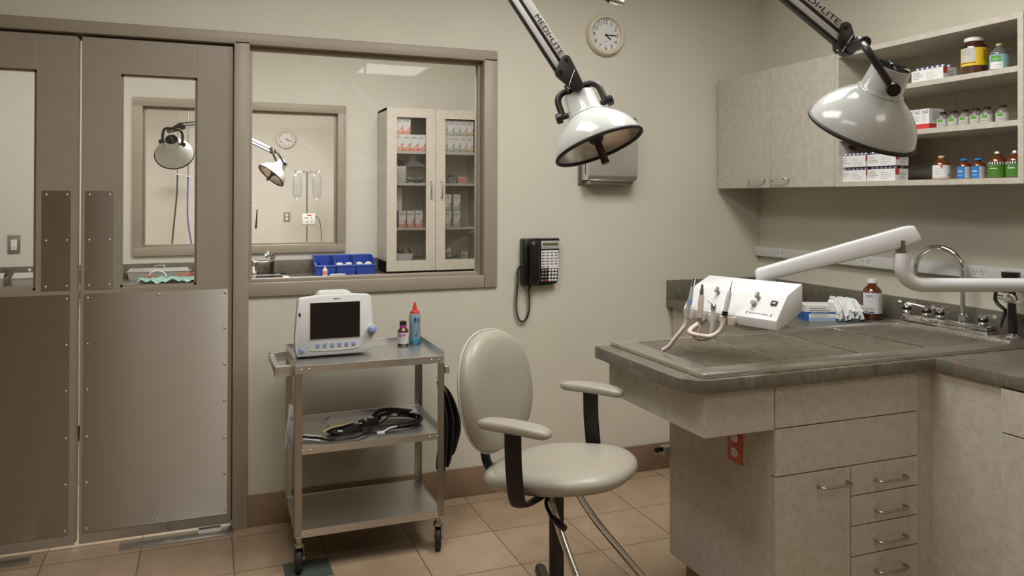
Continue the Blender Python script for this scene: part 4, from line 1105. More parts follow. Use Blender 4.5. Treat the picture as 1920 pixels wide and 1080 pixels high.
MB().pillow(.205, .195, [(.6, -.034), (.9, -.032), (.97, -.022), (1.0, -.006), (.995, .008), (.95, .024), (.85, .034), (.65, .040), (.35, .043), (.06, .044)], 2.25, bz, Bm, 72).build('backrest', M_VINYL, ch, angle=80)
MB().tube([Bm @ V((.207*math.copysign(abs(math.cos(a))**(2/2.25), math.cos(a)), .197*math.copysign(abs(math.sin(a))**(2/2.25), math.sin(a)), -.012+.30*(.205*math.cos(a))**2)) for a in [2*PI*i/72 for i in range(72)]], .004, 8, closed=True).build('piping', M_GREYL, [c for c in ch.children if c.name.startswith('backrest')][0])
q = MB(); q.tube(catmull([(-.02, 0, .553), (-.16, 0, .545), (-.240, 0, .556), (-.268, 0, .60), (-.275, 0, .70), (-.293, 0, .83)], 6), .026, 12, flat=.22, hint=(0, 0, 1)); q.build('back_bar', M_BLACK, ch)
for s in (-1, 1):
    yy = s*.272
    q = MB(); q.pillow(.118, .036, [(.7, -.012), (.92, -.011), (1, -.004), (1, .005), (.94, .012), (.75, .015), (.3, .016)], 3.2, lambda x, y: -.10*max(0, x-.03)**2*6-.06*x*x*4, Matrix.Translation((.0, yy, .798)), 56)
    q.build('armrest', M_VINYL, ch, angle=80)
    q = MB(); q.tube(catmull([(-.005, yy, .783), (-.003, yy, .70), (.003, yy, .63), (.008, yy*.99, .590), (.014, yy*.94, .570), (.02, yy*.75, .563), (.02, 0, .562)], 6), .0285, 12, flat=.2, hint=(0, 1, 0)); q.build('arm_bracket', M_BLACK, ch)
q = MB(); q.box(-.09, .09, -.07, .07, .548, .571, .006); q.cyl((0, 0, .30), (0, 0, .555), .0235, n=24); q.build('mechanism', M_BLACK, ch, angle=30)
q = MB(); q.cyl((0, 0, .09), (0, 0, .19), .029, n=28); q.cyl((0, 0, .19), (0, 0, .31), .0236, n=28); q.build('gas_column', M_BLACK, ch)
# lever
q = MB(); q.tube(catmull([(.01, -.06, .556), (.02, -.11, .530), (.055, -.145, .510)], 5), .006, 8); q.tube([(.055, -.145, .510), (.085, -.158, .500), (.112, -.168, .492)], [.007, .011, .010], 10); q.build('lever', M_BLACK, ch)
# star base with casters
q = MB(); q.lathe([(0, .085), (.05, .085), (.055, .10), (.045, .135), (.03, .15), (0, .15)], None, 28); q.build('base_hub', M_BLACK, ch)
angs = [math.radians(v) for v in (126, 198, 270, 342, 54)]
for a in angs:
    cx, sy = math.cos(a), math.sin(a)
    q = MB(); q.tube([(cx*.03, sy*.03, .125), (cx*.18, sy*.18, .122), (cx*.36, sy*.36, .108), (cx*.385, sy*.385, .104)], [.026, .024, .022, .016], 12); lg = q.build('base_leg', M_BLACK, ch)
    q = MB(); tx, ty = -sy, cx
    for s in (-1, 1): q.cyl((cx*.375+tx*s*.010, sy*.375+ty*s*.010, .030), (cx*.375+tx*s*.028, sy*.375+ty*s*.028, .030), .030, .027, n=22)
    q.cyl((cx*.365, sy*.365, .03), (cx*.365, sy*.365, .1), .008, n=10); q.build('caster', M_BLACK, lg)
# chrome foot rest: two tubes sloping forward, joined at the bottom by a bow
L_ = [(.0, -.07, .56), (.075, -.105, .43), (.17, -.155, .30), (.225, -.185, .225), (.236, -.19, .19), (.236, -.185, .165)]
R_ = [(x, -y, z) for x, y, z in L_]
bow = [(.252, -.15, .150), (.285, -.075, .148), (.295, 0, .148), (.285, .075, .148), (.252, .15, .150)]
q = MB(); q.tube(catmull(L_+bow+R_[::-1], 6), .0115, 14); q.build('foot_rest', M_CHROME, ch)

# ------------------------------------------------------------------ instrument cart
CX0, CX1, CY0, CY1 = .318, .912, -.55, -.17
ct = thing('utility_cart', 'three-shelf stainless steel cart parked below the window', 'cart', ((CX0+CX1)/2, (CY0+CY1)/2, 0))
hx, hy = (CX1-CX0)/2, (CY1-CY0)/2
for nm, z in (('top_shelf', .806), ('middle_shelf', .492), ('bottom_shelf', .172)):
    i = .0 if nm == 'top_shelf' else .028
    q = MB(); a = hx-i*.2; 
    q.box(-a, a, -hy, hy, z-.0016, z); q.box(-a, a, -hy-.0012, -hy+.0012, z-.026, z+.0035, .0006)
    fl = .024 if nm != 'bottom_shelf' else .0
    q.box(-a, a, hy-.0012, hy+.0012, z-.026, z+max(fl, .003), .0006)
    for s in (-1, 1): q.box(s*a-.0012, s*a+.0012, -hy, hy, z-.026, z+max(fl, .003), .0006)
    if fl:
        q.prism([(-.0, 0, 0)]*0 or [(a+.0013, -hy, z+fl), (a-.004, -hy, z+fl-.002), (a-.004, hy, z+fl-.002), (a+.0013, hy, z+fl)], (0, 0, .0012))
    sh = q.build(nm, M_STEEL, ct, flat=True)
    for s in (-1, 1):
        for k in (0, 1):
            q = MB(); q.lathe([(0, .003), (.004, .002), (.005, 0)], basis((s*(a-.022-.03*k), -hy-.0012, z-.013), V((1, 0, 0)), V((0, 0, 1)), V((0, -1, 0))), 10); q.build('rivet', M_CHROME, sh)
for sx in (-1, 1):
    for sy in (-1, 1):
        x, y = sx*(hx+.0016), sy*(hy+.0016)
        q = MB(); zb = .150; zt = .806 if sy > 0 else .80
        w = .0285
        q.box(min(x, x-sx*w), max(x, x-sx*w), min(y, y-sy*.0016), max(y, y-sy*.0016), zb, zt-.02, .0006)
        q.box(min(x, x-sx*.0016), max(x, x-sx*.0016), min(y, y-sy*w), max(y, y-sy*w), zb, zt-.02, .0006)
        p = q.build('post', M_STEELD, ct, flat=True)
# bumper clips at the right front and left
q = MB(); q.box(hx+.0035, hx+.022, -hy-.006, -hy+.028, .735, .765, .003); q.build('bumper_clip', M_STEEL, ct, angle=25)
# push handle on the left end
q = MB(); q.box(-hx-.074, -hx-.052, -hy+.04, hy-.02, .772, .798, .004)
for y in (-hy+.04, hy-.04): q.box(-hx-.074, -hx+.0, y-.003, y+.022, .764, .806, .003)
q.build('push_handle', M_STEEL, ct, angle=25)
for sx, sy, a in ((-1, -1, 80), (1, -1, 75), (1, 1, 60), (-1, 1, 100)):
    x, y = sx*(hx-(.018 if sy < 0 or sx > 0 else .07)), sy*(hy-.018); a = math.radians(a); ox, oy = math.cos(a)*.022, math.sin(a)*.022
    q = MB(); q.cyl((x, y, .118), (x, y, .146), .012, n=14); q.cyl((x, y, .108), (x, y, .122), .02, n=18)
    tx, ty = -math.sin(a), math.cos(a)
    for s in (-1, 1):
        q.prism([(x+tx*s*.017, y+ty*s*.017, .116), (x-ox*.9+tx*s*.017, y-oy*.9+ty*s*.017, .112), (x+ox*.5+tx*s*.017, y+oy*.5+ty*s*.017, .044), (x+ox*1.5+tx*s*.017, y+oy*1.5+ty*s*.017, .05), (x+ox*1.2+tx*s*.017, y+oy*1.2+ty*s*.017, .112)], (tx*s*.0022, ty*s*.0022, 0))
    q.cyl((x+ox+tx*.02, y+oy+ty*.02, .051), (x+ox-tx*.02, y+oy-ty*.02, .051), .007, n=12)
    c_ = q.build('caster', M_STEELD, ct, angle=25)
    q = MB(); Mw = basis((x+ox, y+oy, .051), V((math.cos(a), math.sin(a), 0)), V((0, 0, 1)), V((tx, ty, 0)))
    q.lathe([(.03, -.0125), (.047, -.0125), (.051, -.008), (.051, .008), (.047, .0125), (.03, .0125)], Mw, 36, closed_prof=True); q.build('tyre', M_RUBBER, c_)
    q = MB(); q.lathe([(0, -.008), (.031, -.009), (.031, .009), (0, .008)], Mw, 28); q.build('wheel_hub', M_GREY, c_)

# ------------------------------------------------------------------ patient monitor
mo = thing('patient_monitor', 'white patient monitor with dark screen and blue buttons on the cart', 'monitor', (.492, -.40, .806))
b = MB(); zs_ = .006
outl = [(-.152, zs_), (-.160, .03), (-.162, .085), (-.156, .16), (-.150, .236), (-.142, .243), (-.07, .252), (.07, .254), (.140, .249), (.148, .243), (.155, .16), (.161, .085), (.158, .035), (.150, .02), (.120, zs_+.002)]
b.prism([(x, .0, z) for x, z in outl], (0, .05, 0), bev=.006); b.prism([(x*.93, .05, .006+(z-.006)*.94) for x, z in outl], (0, .085, 0), bev=.012); b.build('housing', M_WHITEM, mo, angle=30)
b = MB(); b.prism([(-.075, .02, .247), (-.062, .02, .264), (-.045, .02, .267), (.045, .02, .267), (.062, .02, .264), (.075, .02, .249)], (0, .07, 0), bev=.005); b.build('carry_handle', M_WHITEM, mo, angle=30)
F = face_m((0, 0, 0), '-y')
b = MB(); b.box(-.106, .104, .072, .229, -.001, .0022, M=F, bev=.002); bz_ = b.build('screen_bezel', M_WHITEM, mo, angle=25)
b = MB(); b.box(-.1015, .1, .0765, .2245, .0, .0027, M=F); b.build('screen', M_SCREEN, bz_, flat=True)
for k in range(6):
    x = -.071+k*.0292; q = MB(); q.prism([F @ V(p) for p in ((x-.0075, .058, 0), (x-.0075, .046, 0), (x-.005, .0415, 0), (x+.005, .0415, 0), (x+.0075, .046, 0), (x+.0075, .058, 0))], (0, -.003, 0), bev=.001); q.build('button', M_PERI, mo)
b = MB(); b.tube(catmull([F @ V(p) for p in ((-.102, .038, .001), (-.092, .030, .001), (0, .027, .001), (.085, .031, .001), (.095, .04, .001))], 6), .0016, 6); b.build('button_trim', M_GREYL, mo)
b = MB(); b.cyl(F @ V((.149, .106, -.002)), F @ V((.149, .106, .010)), .0195, .0185, 28); b.build('knob_collar', M_WHITEM, mo)
b = MB(); b.lathe([(.0165, .0), (.0165, .020), (.014, .025), (.008, .028), (0, .029)], F @ Matrix.Translation((.149, .106, .004)), 28); b.build('knob', M_PERI, mo)
b = MB(); b.prism([F @ V(p) for p in ((-.146, .022, 0), (-.146, .046, 0), (-.140, .045, 0), (-.124, .034, 0), (-.122, .027, 0), (-.13, .023, 0))], (0, -.0025, 0), bev=.0008); b.build('power_button', M_PERI, mo)
b = MB(); b.ell(F @ V((-.143, .178, 0)), (.0045, .002, .009)); b.build('indicator', M_BLACK, mo)
b = MB()
for dx in (-.0045, 0, .0045): b.tube(catmull([F @ V((dx-.003, .2365, .0008)), F @ V((dx-.002, .2395, .0008)), F @ V((dx+.001, .2395, .0008)), F @ V((dx+.002, .2365, .0008))], 4), .0010, 5)
lines_mb(b, F @ Matrix.Translation((.015, .238, .0004)), .012, .003, 1, 1, th=.7); b.build('maker_mark', M_BLKINK, mo)

# bottles on the cart
AC = math.radians(256)
t = thing('medicine_bottle', 'small amber bottle with white and magenta label on the cart', 'bottle', (.808, -.262, .806))
lathe_part([(0, 0), (.0235, 0), (.0250, .003), (.0250, .062), (.022, .071), (.015, .079), (.014, .083)], M_AMBERB, t, 'glass_body')
lathe_part([(.014, .079), (.0152, .080), (.0152, .091), (.014, .092)], M_MAG, t, 'neck_band')
lathe_part([(.0145, .091), (.015, .092), (.015, .107), (.013, .109), (0, .109)], M_BLACK, t, 'cap')
wrap(t, .0253, .012, .060, AC, 1.5, M_PAPER)
arcs(t, .0256, [(.052, .0545, AC-.3, .7, M_MAG), (.045, .050, AC-.5, .35, M_MAG), (.047, .054, AC+.2, .22, M_MAG), (.042, .0435, AC-.1, .7, M_MAG), (.034, .0353, AC-.2, .6, M_INKL), (.028, .0293, AC-.2, .6, M_INKL), (.022, .0233, AC-.2, .6, M_INKL)], 'label_print')
t = thing('gel_bottle', 'clear squeeze bottle of blue gel with red-orange nozzle cap on the cart', 'bottle', (.868, -.235, .806))
lathe_part([(0, 0), (.0235, 0), (.026, .004), (.026, .022), (.0245, .026), (.0245, .086), (.0, .087)], M_GELB, t, 'gel')
lathe_part([(.0247, .026), (.0250, .086), (.0265, .10), (.0265, .126), (.022, .138)], M_GELC, t, 'bottle_body')
lathe_part([(.020, .132), (.0215, .133), (.0215, .142), (.0195, .147), (.0125, .150), (.0105, .156), (.0052, .180), (.0048, .184), (0, .186)], M_REDCAP, t, 'nozzle_cap')
q = MB(); Mx = Matrix.Rotation(AC+PI/2, 4, 'Z')
q.lathe([(.0270, .108), (.0270, .118)], None, 6, a0=AC-.12, a1=AC+.22); q.lathe([(.0270, .094), (.0270, .108)], None, 6, a0=AC-.05, a1=AC+.12)
q.lathe([(.0270, .117), (.0270, .121)], None, 6, a0=AC-.0, a1=AC+.12); q.lathe([(.0270, .116), (.0270, .124)], None, 4, a0=AC+.19, a1=AC+.26)
for k in range(4): q.lathe([(.0270, .1-.0+.0045*k), (.0270, .1026+.0045*k)], None, 6, a0=AC+.36, a1=AC+.36+(.42, .5, .4, .46)[k])
q.lathe([(.0251, .040), (.0251, .045)], None, 6, a0=AC+.06, a1=AC+.36); q.lathe([(.0251, .045), (.0251, .054)], None, 4, a0=AC+.26, a1=AC+.38); q.lathe([(.0251, .036), (.0251, .039)], None, 4, a0=AC+.12, a1=AC+.22)
q.build('label_print', mat('navy print', (24, 58, 130), .5), t)

# black cables and cuff on the middle shelf
z0 = .4935
def cabl(pts, r, m, par, nm, n=6): return MB().tube(catmull(pts, n), r, 8).build(nm, m, par)
cu = thing('blood_pressure_cuff', 'black pressure cuff with tan strap lying on the middle cart shelf', 'cuff', (.50, -.42, z0))
def cl(x, y, z): return (x-.50, y+.42, z)
q = MB(); q.pillow(.075, .032, [(.85, .001), (1, .005), (1, .017), (.9, .024), (.5, .027)], 3.5, lambda x, y: .006*math.sin(x*70), Matrix.Translation(cl(.53, -.40, 0)) @ Matrix.Rotation(.25, 4, 'Z')); q.build('bladder', M_CLOTHB, cu)
q = MB(); q.pillow(.045, .026, [(.85, .001), (1, .006), (1, .022), (.9, .030), (.5, .033)], 3, None, Matrix.Translation(cl(.64, -.36, .0)) @ Matrix.Rotation(.6, 4, 'Z')); q.build('bladder', M_CLOTHB, cu)
q = MB(); q.tube(catmull([cl(.435, -.445, .022), cl(.47, -.435, .034), cl(.52, -.42, .036), cl(.565, -.40, .040)], 5), .0125, 8, flat=.18, hint=(0, 0, 1)); q.build('tan_strap', M_TAN, cu)
q = MB(); q.tube(catmull([cl(.355, -.45, .012), cl(.40, -.47, .010), cl(.425, -.485, .012)], 4), .011, 8, flat=.25, hint=(0, 0, 1)); q.build('velcro_end', M_CLOTHB, cu)
q = MB(); q.tube([cl(.36, -.462, .024), cl(.425, -.492, .018)], .0022, 6); q.tube([cl(.357, -.473, .010), cl(.42, -.503, .006)], .003, 6); q.build('white_edge', M_PAPER, cu)
q = MB(); q.tube([cl(.615, -.40, .036), cl(.618, -.402, .045)], .006, 8); q.tube([cl(.588, -.41, .030), cl(.60, -.405, .032)], .004, 8); q.build('metal_ring', M_CHROME, cu)
cb = thing('cable_bundle', 'looped black lead cables with white plugs on the middle cart shelf', 'cable', (.75, -.38, z0))
def kl(x, y, z): return (x-.75, y+.38, z)
for k, (dx, dy, dz) in enumerate(((0, 0, .006), (.012, .008, .012), (-.01, .014, .018), (.018, -.006, .022))):
    cabl([kl(.60, -.43+dy, .004+dz*.6), kl(.68, -.44+dy, .006+dz*.5), kl(.76+dx, -.45+dy, dz), kl(.83+dx, -.42+dy, dz), kl(.855+dx*.5, -.35+dy, dz), kl(.82, -.285+dy, dz), kl(.74, -.27+dy, dz+.004), kl(.67, -.31+dy, dz), kl(.60, -.37+dy, .008+dz)], .0048, M_BLACK, cb, 'cable')
cabl([kl(.40, -.47, .012), kl(.46, -.515, .006), kl(.52, -.525, .006), kl(.58, -.50, .008), kl(.66, -.42, .016), kl(.74, -.33, .03), kl(.79, -.30, .034)], .0042, M_BLACK, cb, 'cable')
cabl([kl(.655, -.33, .02), kl(.69, -.285, .036), kl(.73, -.27, .04), kl(.80, -.285, .034), kl(.84, -.30, .03)], .009, M_CLOTHB, cb, 'strap')
q = MB(); q.tube([kl(.70, -.36, .034), kl(.745, -.355, .034)], .006, 8); o = q.build('brown_lead', mat('brown lead', (120, 84, 50), .5), cb)
for p, r_ in (((.645, -.365, .040), .007), ((.748, -.355, .037), .008), ((.505, -.45, .02), .006), ((.66, -.505, .012), .010), ((.833, -.33, .034), .007), ((.46, -.335, .03), .006), ((.70, -.37, .034), .007)):
    q = MB(); x, y, z = kl(*p); q.box(x-r_*1.6, x+r_*1.6, y-r_*.6, y+r_*.6, z-r_*.5, z+r_*.5, .0015); q.build('plug', M_PAPER, cb)
q = MB(); q.tube([kl(.665, -.503, .012), kl(.70, -.49, .024), kl(.73, -.487, .026)], .0032, 8); q.build('white_lead', M_PAPER, cb)
q = MB(); q.tube([kl(.455, -.30, .018), kl(.485, -.285, .036)], .005, 8); q.build('white_lead', M_GREYL, cb)

# booklet on a bead chain at the left post
bk = thing('tag_booklet', 'white laminated card booklet hanging by a bead chain from the cart', 'booklet', (.308, -.47, .63))
q = MB()
for k in range(30):
    q.ell((.003*math.sin(k*.3), -.002, .006+k*.0055), .0021, u=8, v=6)
for k in range(30): q.ell((.006+.002*math.sin(k*.4), .004, .006+k*.0055), .0021, u=8, v=6)
q.build('bead_chain', M_GOLD, bk)
for k in range(6):
    q = MB(); dx = -.012+.005*k; q.prism([(dx*.3-.003, -.02+.002*k, .0), (dx*.3-.003, .024, .004), (dx*1.25-.006, .022, -.155-.004*(k % 3)), (dx*1.25-.006, -.022+.002*k, -.150-.005*(k % 2))], (.0016, 0, 0)); q.build('card', M_PAPER if k % 2 == 0 else M_PAPERG, bk, flat=True)
q = MB(); q.box(-.006, .010, -.018, .02, -.035, .012, .002); q.build('binder_tab', M_GREYL, bk)

# black pouches on the right side of the cart
pb = thing('cuff_pouch', 'black nylon cuffs hanging from the right side of the cart', 'pouch', (.935, -.37, .66))
q = MB(); q.tube([(-.021, 0, .022), (-.006, 0, .026), (.004, -.004, .016), (.002, -.004, .004)], .003, 8); q.build('hook', M_PAPER, pb)
for k in range(3):
    q = MB(); L = (.39, .36, .31)[k]; off = .0+.021*k
    ring = []
    pts = [(.0+off*.25, 0, .0), (.014+off*.9, 0, -.05), (.026+off*1.25, 0, -.13), (.028+off*1.35, .0, -.20), (.022+off*1.2, 0, -L*.82), (.012+off*1.05, 0, -L)]
    q.tube(catmull(pts, 5), [.010+.055*min(1, i/12) for i in range(23)]+[.062, .058, .05], 14, flat=.19, hint=(1, 0, 0)); q.build('cuff', M_CLOTHB, pb)
# ------------------------------------------------------------------ scrub room beyond the window
sc = thing('scrub_counter', 'worktop along the far side of the small room behind the glass', 'countertop', (0, Y2, 0))
b = MB(); b.box(-1.9, 2.3, -.62, -.001, .872, .914, .003); b.build('worktop', M_TOP, sc, angle=25)
b = MB(); b.box(-1.9, 2.3, -.022, -.001, .914, 1.01, .002); b.build('backsplash', M_TOP, sc, angle=25)
b = MB(); b.box(-1.9, 2.3, -.59, -.001, .1, .872); b.build('base_cabinets', M_LAM, sc, flat=True)

gc = thing('glass_cabinet', 'beige wall cabinet with two glazed doors full of supply boxes', 'cabinet', (1.194, 1.88, .93))
GWd, GDp, GH_ = .735, .318, 1.18
b = MB()
for x in (0, GWd-.018): b.box(x, x+.018, .018, GDp, 0, GH_)
b.box(0, GWd, .018, GDp, 0, .073); b.box(0, GWd, .018, GDp, GH_-.018, GH_); b.box(.352, .372, .018, GDp, 0, GH_); b.box(0, GWd, GDp-.006, GDp, 0, GH_); b.build('carcass', M_LAM2, gc, flat=True)
b = MB(); b.box(.02, GWd-.02, .05, GDp, -.016, 0); b.build('plinth', M_GAP, gc, flat=True)
SH = [.073, .313, .638, .869]
for z in SH[1:]:
    b = MB(); b.box(.018, .352, .03, GDp-.006, z-.018, z); b.box(.372, GWd-.018, .03, GDp-.006, z-.018, z); b.build('shelf', M_LAM2, gc, flat=True)
for x0, x1, hx_ in ((.001, .3605, .322), (.3635, .734, .404)):
    q = MB(); st = .072
    q.box(x0, x1, 0, .0175, .001, .077, .001); q.box(x0, x1, 0, .0175, GH_-.068, GH_-.001, .001)
    q.box(x0, x0+st, 0, .0175, .077, GH_-.068, .001); q.box(x1-st*(.98 if x0 < .1 else .3), x1, 0, .0175, .077, GH_-.068, .001)
    dd = q.build('glass_door', M_LAM2, gc, angle=20)
    q = MB(); q.box(x0+st-.005, x1-st*.25, .007, .011, .07, GH_-.06); q.build('pane', M_PANE, dd, flat=True)
    pull(dd, hx_, .59, 0, .115, vert=True, r=.004)

def sup_box(lab, x, z, w, h, kind, d=.10, yb=1.912, grp=None):
    """small upright supply box; x is its left edge"""
    t = thing('supply_box', lab, 'box', (x, yb, z), 0, grp)
    q = MB(); q.box(0, w, 0, d, 0, h, .0005); q.build('carton', M_PAPER, t, flat=True)
    M = face_m((0, -.0003, 0), '-y')
    colr = {'o': M_ORANGE, 'g': mat_grey, 't': M_TAN}[kind]
    q = MB(); q.prism([M @ V(p) for p in ((0, .002, 0), (w, .002, 0), (w, h*.52, 0), (w*.62, h*.3, 0), (0, h*.22, 0))], (0, -.0003, 0)); q.box(0, w, .22*h, .27*h, .0004, .0007, M=M, mi=1)
    lines_mb(q, M @ Matrix.Translation((w*.5, h*.8, 0)), w*.7, h*.12, 2, .8, mi=2, th=.5, seed=int(x*1000)); text_mb(q, '3-0', M @ Matrix.Translation((w*.5, h*.92, 0)), height=h*.06, mi=2)
    lines_mb(q, M @ Matrix.Translation((w*.5, h*.13, .0003)), w*.8, h*.08, 1, .8, mi=1, th=.6, seed=int(z*1000)); q.build('front_print', [colr, M_PAPER, M_INK], t, flat=True)
    return t
mat_grey = mat('silver grey print', (172, 170, 170), .5)
cz = lambda z: .93+z+.0005
go = 'salmon and white supply boxes'; ggx = 'grey and white supply boxes'
zt = cz(.869)
L_names = ['first', 'second', 'third', 'fourth']
for k in range(4): sup_box(f'salmon banded box, {L_names[k]} in lower row, top shelf, left glass door', 1.262+.0570*k, zt, .0555, .121, 'o', grp=go)
for k in range(2): sup_box(f'salmon banded box, {("left", "right")[k]} of two stacked on top, left glass door', 1.262+.0570*k, zt+.1215, .0555, .118, 'o', grp=go)
kinds = 'gggtt'
for k in range(5): sup_box(f'{"grey" if kinds[k] == "g" else "tan"} banded box, {("first", "second", "third", "fourth", "fifth")[k]} in lower row, top shelf, right glass door', 1.606+.0505*k, zt, .0485, .121, kinds[k], grp=ggx)
for k in range(5): sup_box(f'{"grey" if kinds[k] == "g" else "tan"} banded box, {("first", "second", "third", "fourth", "fifth")[k]} in upper row, top shelf, right glass door', 1.606+.0505*k, zt+.1215, .0485, .114, kinds[k], grp=ggx)
z3 = cz(.313)
for k in range(3): sup_box(f'salmon banded box, {L_names[k]} in the single row on the third shelf', 1.29+.0612*k, z3, .053, .122, 'o', grp=go)
for k in range(2):
    for r in range(2): sup_box(f'grey banded box, {("lower", "upper")[r]} {("left", "right")[k]} of four on the third shelf', 1.634+.070*k, z3+.1225*r, .051, .120, 'g', grp=ggx)
t = thing('carton', 'plain white carton standing behind the salmon boxes on the third shelf', 'box', (1.275, 2.05, z3)); q = MB(); q.box(0, .07, 0, .1, 0, .29, .001); q.build('body', M_PAPER, t); q = MB(); q.box(.0, .07, -.0006, 0, .0, .02); q.build('band', M_PAPERG, t)
z2 = cz(.638)
t = thing('carton', 'grey carton on the second shelf behind the left glass door', 'box', (1.272, 1.94, z2)); q = MB(); q.box(0, .077, 0, .1, 0, .122, .001); q.build('body', M_GREYL, t); q = MB(); lines_mb(q, face_m((.05, -.0004, .07), '-y'), .03, .05, 6, .6); q.build('print', M_INKL, t)
q = MB()
for k in range(14): q.ell((rnd.uniform(-.026, .026), rnd.uniform(-.02, .02), .012+rnd.uniform(0, .03)), (.014, .012, .010), u=10, v=7)
tag(q.build('tubing_coil', M_BLACK, None, (1.31, 1.985, z2+.122)), 'black tubing heap on top of the grey carton', 'tubing')
q = MB()
for k in range(12): q.ell((rnd.uniform(-.055, .055), rnd.uniform(-.03, .03), .018+rnd.uniform(0, .02)), (rnd.uniform(.02, .04), .02, rnd.uniform(.008, .018)), M=Matrix.Rotation(rnd.uniform(-.3, .3), 4, 'Y'), u=10, v=7)
tag(q.build('plastic_packs', M_SMOKE, None, (1.425, 2.0, z2)), 'crumpled clear plastic packs on the second shelf', 'packaging')
for k, (x, lab) in enumerate(((1.65, 'left grey jar on the second shelf behind the right glass door'), (1.70, 'middle grey jar on the second shelf behind the right glass door'))):
    t = thing('jar', lab, 'jar', (x, 1.99, z2)); lathe_part([(0, 0), (.020, 0), (.021, .003), (.021, .045), (.017, .05)], M_GREY, t, 'glass_body'); lathe_part([(.018, .049), (.018, .06), (0, .061)], M_GREYHOSE, t, 'lid')
t = thing('carton', 'small orange printed packet on the second shelf at the right', 'box', (1.755, 1.96, z2)); q = MB(); q.box(0, .06, 0, .06, 0, .05, .001); q.build('body', M_PAPERG, t); q = MB(); q.box(.005, .055, -.0006, 0, .008, .042); q.build('print', M_ORANGE, t)
z1 = cz(.073)
t = thing('basket', 'white plastic basket of syringes on the bottom shelf', 'basket', (1.335, 1.97, z1))
q = MB(); q.prism([(-.055, -.035, 0), (.055, -.035, 0), (.068, -.045, .05), (-.068, -.045, .05)], (0, .003, 0)); q.prism([(-.055, .035, 0), (.055, .035, 0), (.068, .045, .05), (-.068, .045, .05)], (0, -.003, 0))
q.prism([(-.055, -.035, 0), (-.055, .035, 0), (-.068, .045, .05), (-.068, -.045, .05)], (.003, 0, 0)); q.prism([(.055, -.035, 0), (.055, .035, 0), (.068, .045, .05), (.068, -.045, .05)], (-.003, 0, 0)); q.box(-.055, .055, -.035, .035, 0, .003); q.build('basket_body', M_PAPER, t)
for k in range(9):
    x = -.05+.0125*k; q = MB(); q.tube([(x, rnd.uniform(-.02, .02), .006), (x+rnd.uniform(-.02, .015), rnd.uniform(-.02, .02), .05), (x+rnd.uniform(-.03, .02), rnd.uniform(-.01, .02), .095)], [.006, .006, .004], 8)
    tag(q.build('syringe', M_GREYHOSE if k % 3 else M_GREYL, None, (1.335, 1.97, z1)), 'thin syringe pack standing in the white basket', 'syringe', 'syringe packs in the basket')
q = MB()
for k in range(10): q.ell((rnd.uniform(-.035, .035), rnd.uniform(-.02, .02), .02+rnd.uniform(0, .05)), (rnd.uniform(.015, .03), .015, rnd.uniform(.008, .02)), M=Matrix.Rotation(rnd.uniform(-.5, .5), 4, 'Y'), u=10, v=7)
tag(q.build('plastic_packs', M_WRAP, None, (1.675, 1.99, z1)), 'crumpled clear pouch on the bottom shelf behind the right glass door', 'packaging')
t = thing('carton', 'small green marked packet at the bottom right of the glass cabinet', 'box', (1.78, 1.96, z1)); q = MB(); q.box(0, .05, 0, .05, 0, .05, .001); q.build('body', M_PAPERG, t); q = MB(); q.box(.01, .025, -.0006, 0, .012, .036); q.build('print', M_GELB, t)

# blue bins
def bin_(lab, x, y, fill):
    t = thing('stacking_bin', lab, 'bin', (x, y, .9142), 0, 'blue stacking bins')
    w, d, h, f = .066, .115, .125, .068
    q = MB()
    for s in (-1, 1):
        q.prism([(s*w, -d, 0), (s*w, d, 0), (s*w*1.05, d, h), (s*w*1.05, d*.0, h), (s*w*1.05, -d*.55, f+.02), (s*w*1.05, -d*1.08, f)], (-s*.003, 0, 0))
    q.box(-w, w, -d, d, 0, .003); q.box(-w, w, d-.003, d, 0, h); q.prism([(-w, -d, 0), (w, -d, 0), (w*1.05, -d*1.08, f), (-w*1.05, -d*1.08, f)], (0, .003, 0))
    q.build('bin_body', M_BLUE, t, flat=True)
    q = MB(); q.box(-w*1.08, w*1.08, -d*1.12, -d*1.05, f-.008, f+.002, .001); q.box(-w*1.08, w*1.08, d-.005, d+.002, h-.006, h+.002, .001); q.build('bin_lip', mat('bin lip blue', (66, 104, 204), .35) if 'bin lip blue' not in MATS else MATS['bin lip blue'], t, angle=25)
    return t
bin_('left blue bin holding small bottles on the scrub counter', .775, 2.05, 0)
bin_('middle blue bin holding white gauze packs', .918, 2.055, 1)
bin_('right blue bin holding white gauze packs beside the glass cabinet', 1.060, 2.06, 1)
for k, (x, y, lab) in enumerate(((.742, 2.03, 'dark capped vial at the left inside the left blue bin'), (.790, 1.975, 'white capped vial at the front of the left blue bin'), (.812, 1.985, 'second white capped vial at the front of the left blue bin'))):
    t = thing('vial', lab, 'vial', (x, y, .918)); h = .075 if k == 0 else .06
    lathe_part([(0, 0), (.011, 0), (.011, h*.75), (.006, h*.85)], M_CLEAR, t, 'glass_body', 14); lathe_part([(.008, h*.82), (.008, h), (0, h)], M_BLACK if k == 0 else M_PAPER, t, 'cap', 14)
k = 0
for bx, by, nm in ((.918, 2.055, 'middle'), (1.060, 2.06, 'right')):
    for i in range(7):
        q = MB(); q.ell((0, 0, .018), (.028, .022, .016), M=Matrix.Rotation(rnd.uniform(-.5, .5), 4, 'X'), u=12, v=8)
        tag(q.build('gauze_pack', M_PAPER, None, (bx-.034+.034*(i % 3), by-.075+.05*(i//3), .930+.02*(i % 2)+.012*(i//3))), f'white gauze pack piled in the {nm} blue bin', 'gauze', f'gauze packs in the {nm} bin')
t = thing('small_bottle', 'tiny white bottle with orange label standing in front of the bins', 'bottle', (.765, 1.90, .9142))
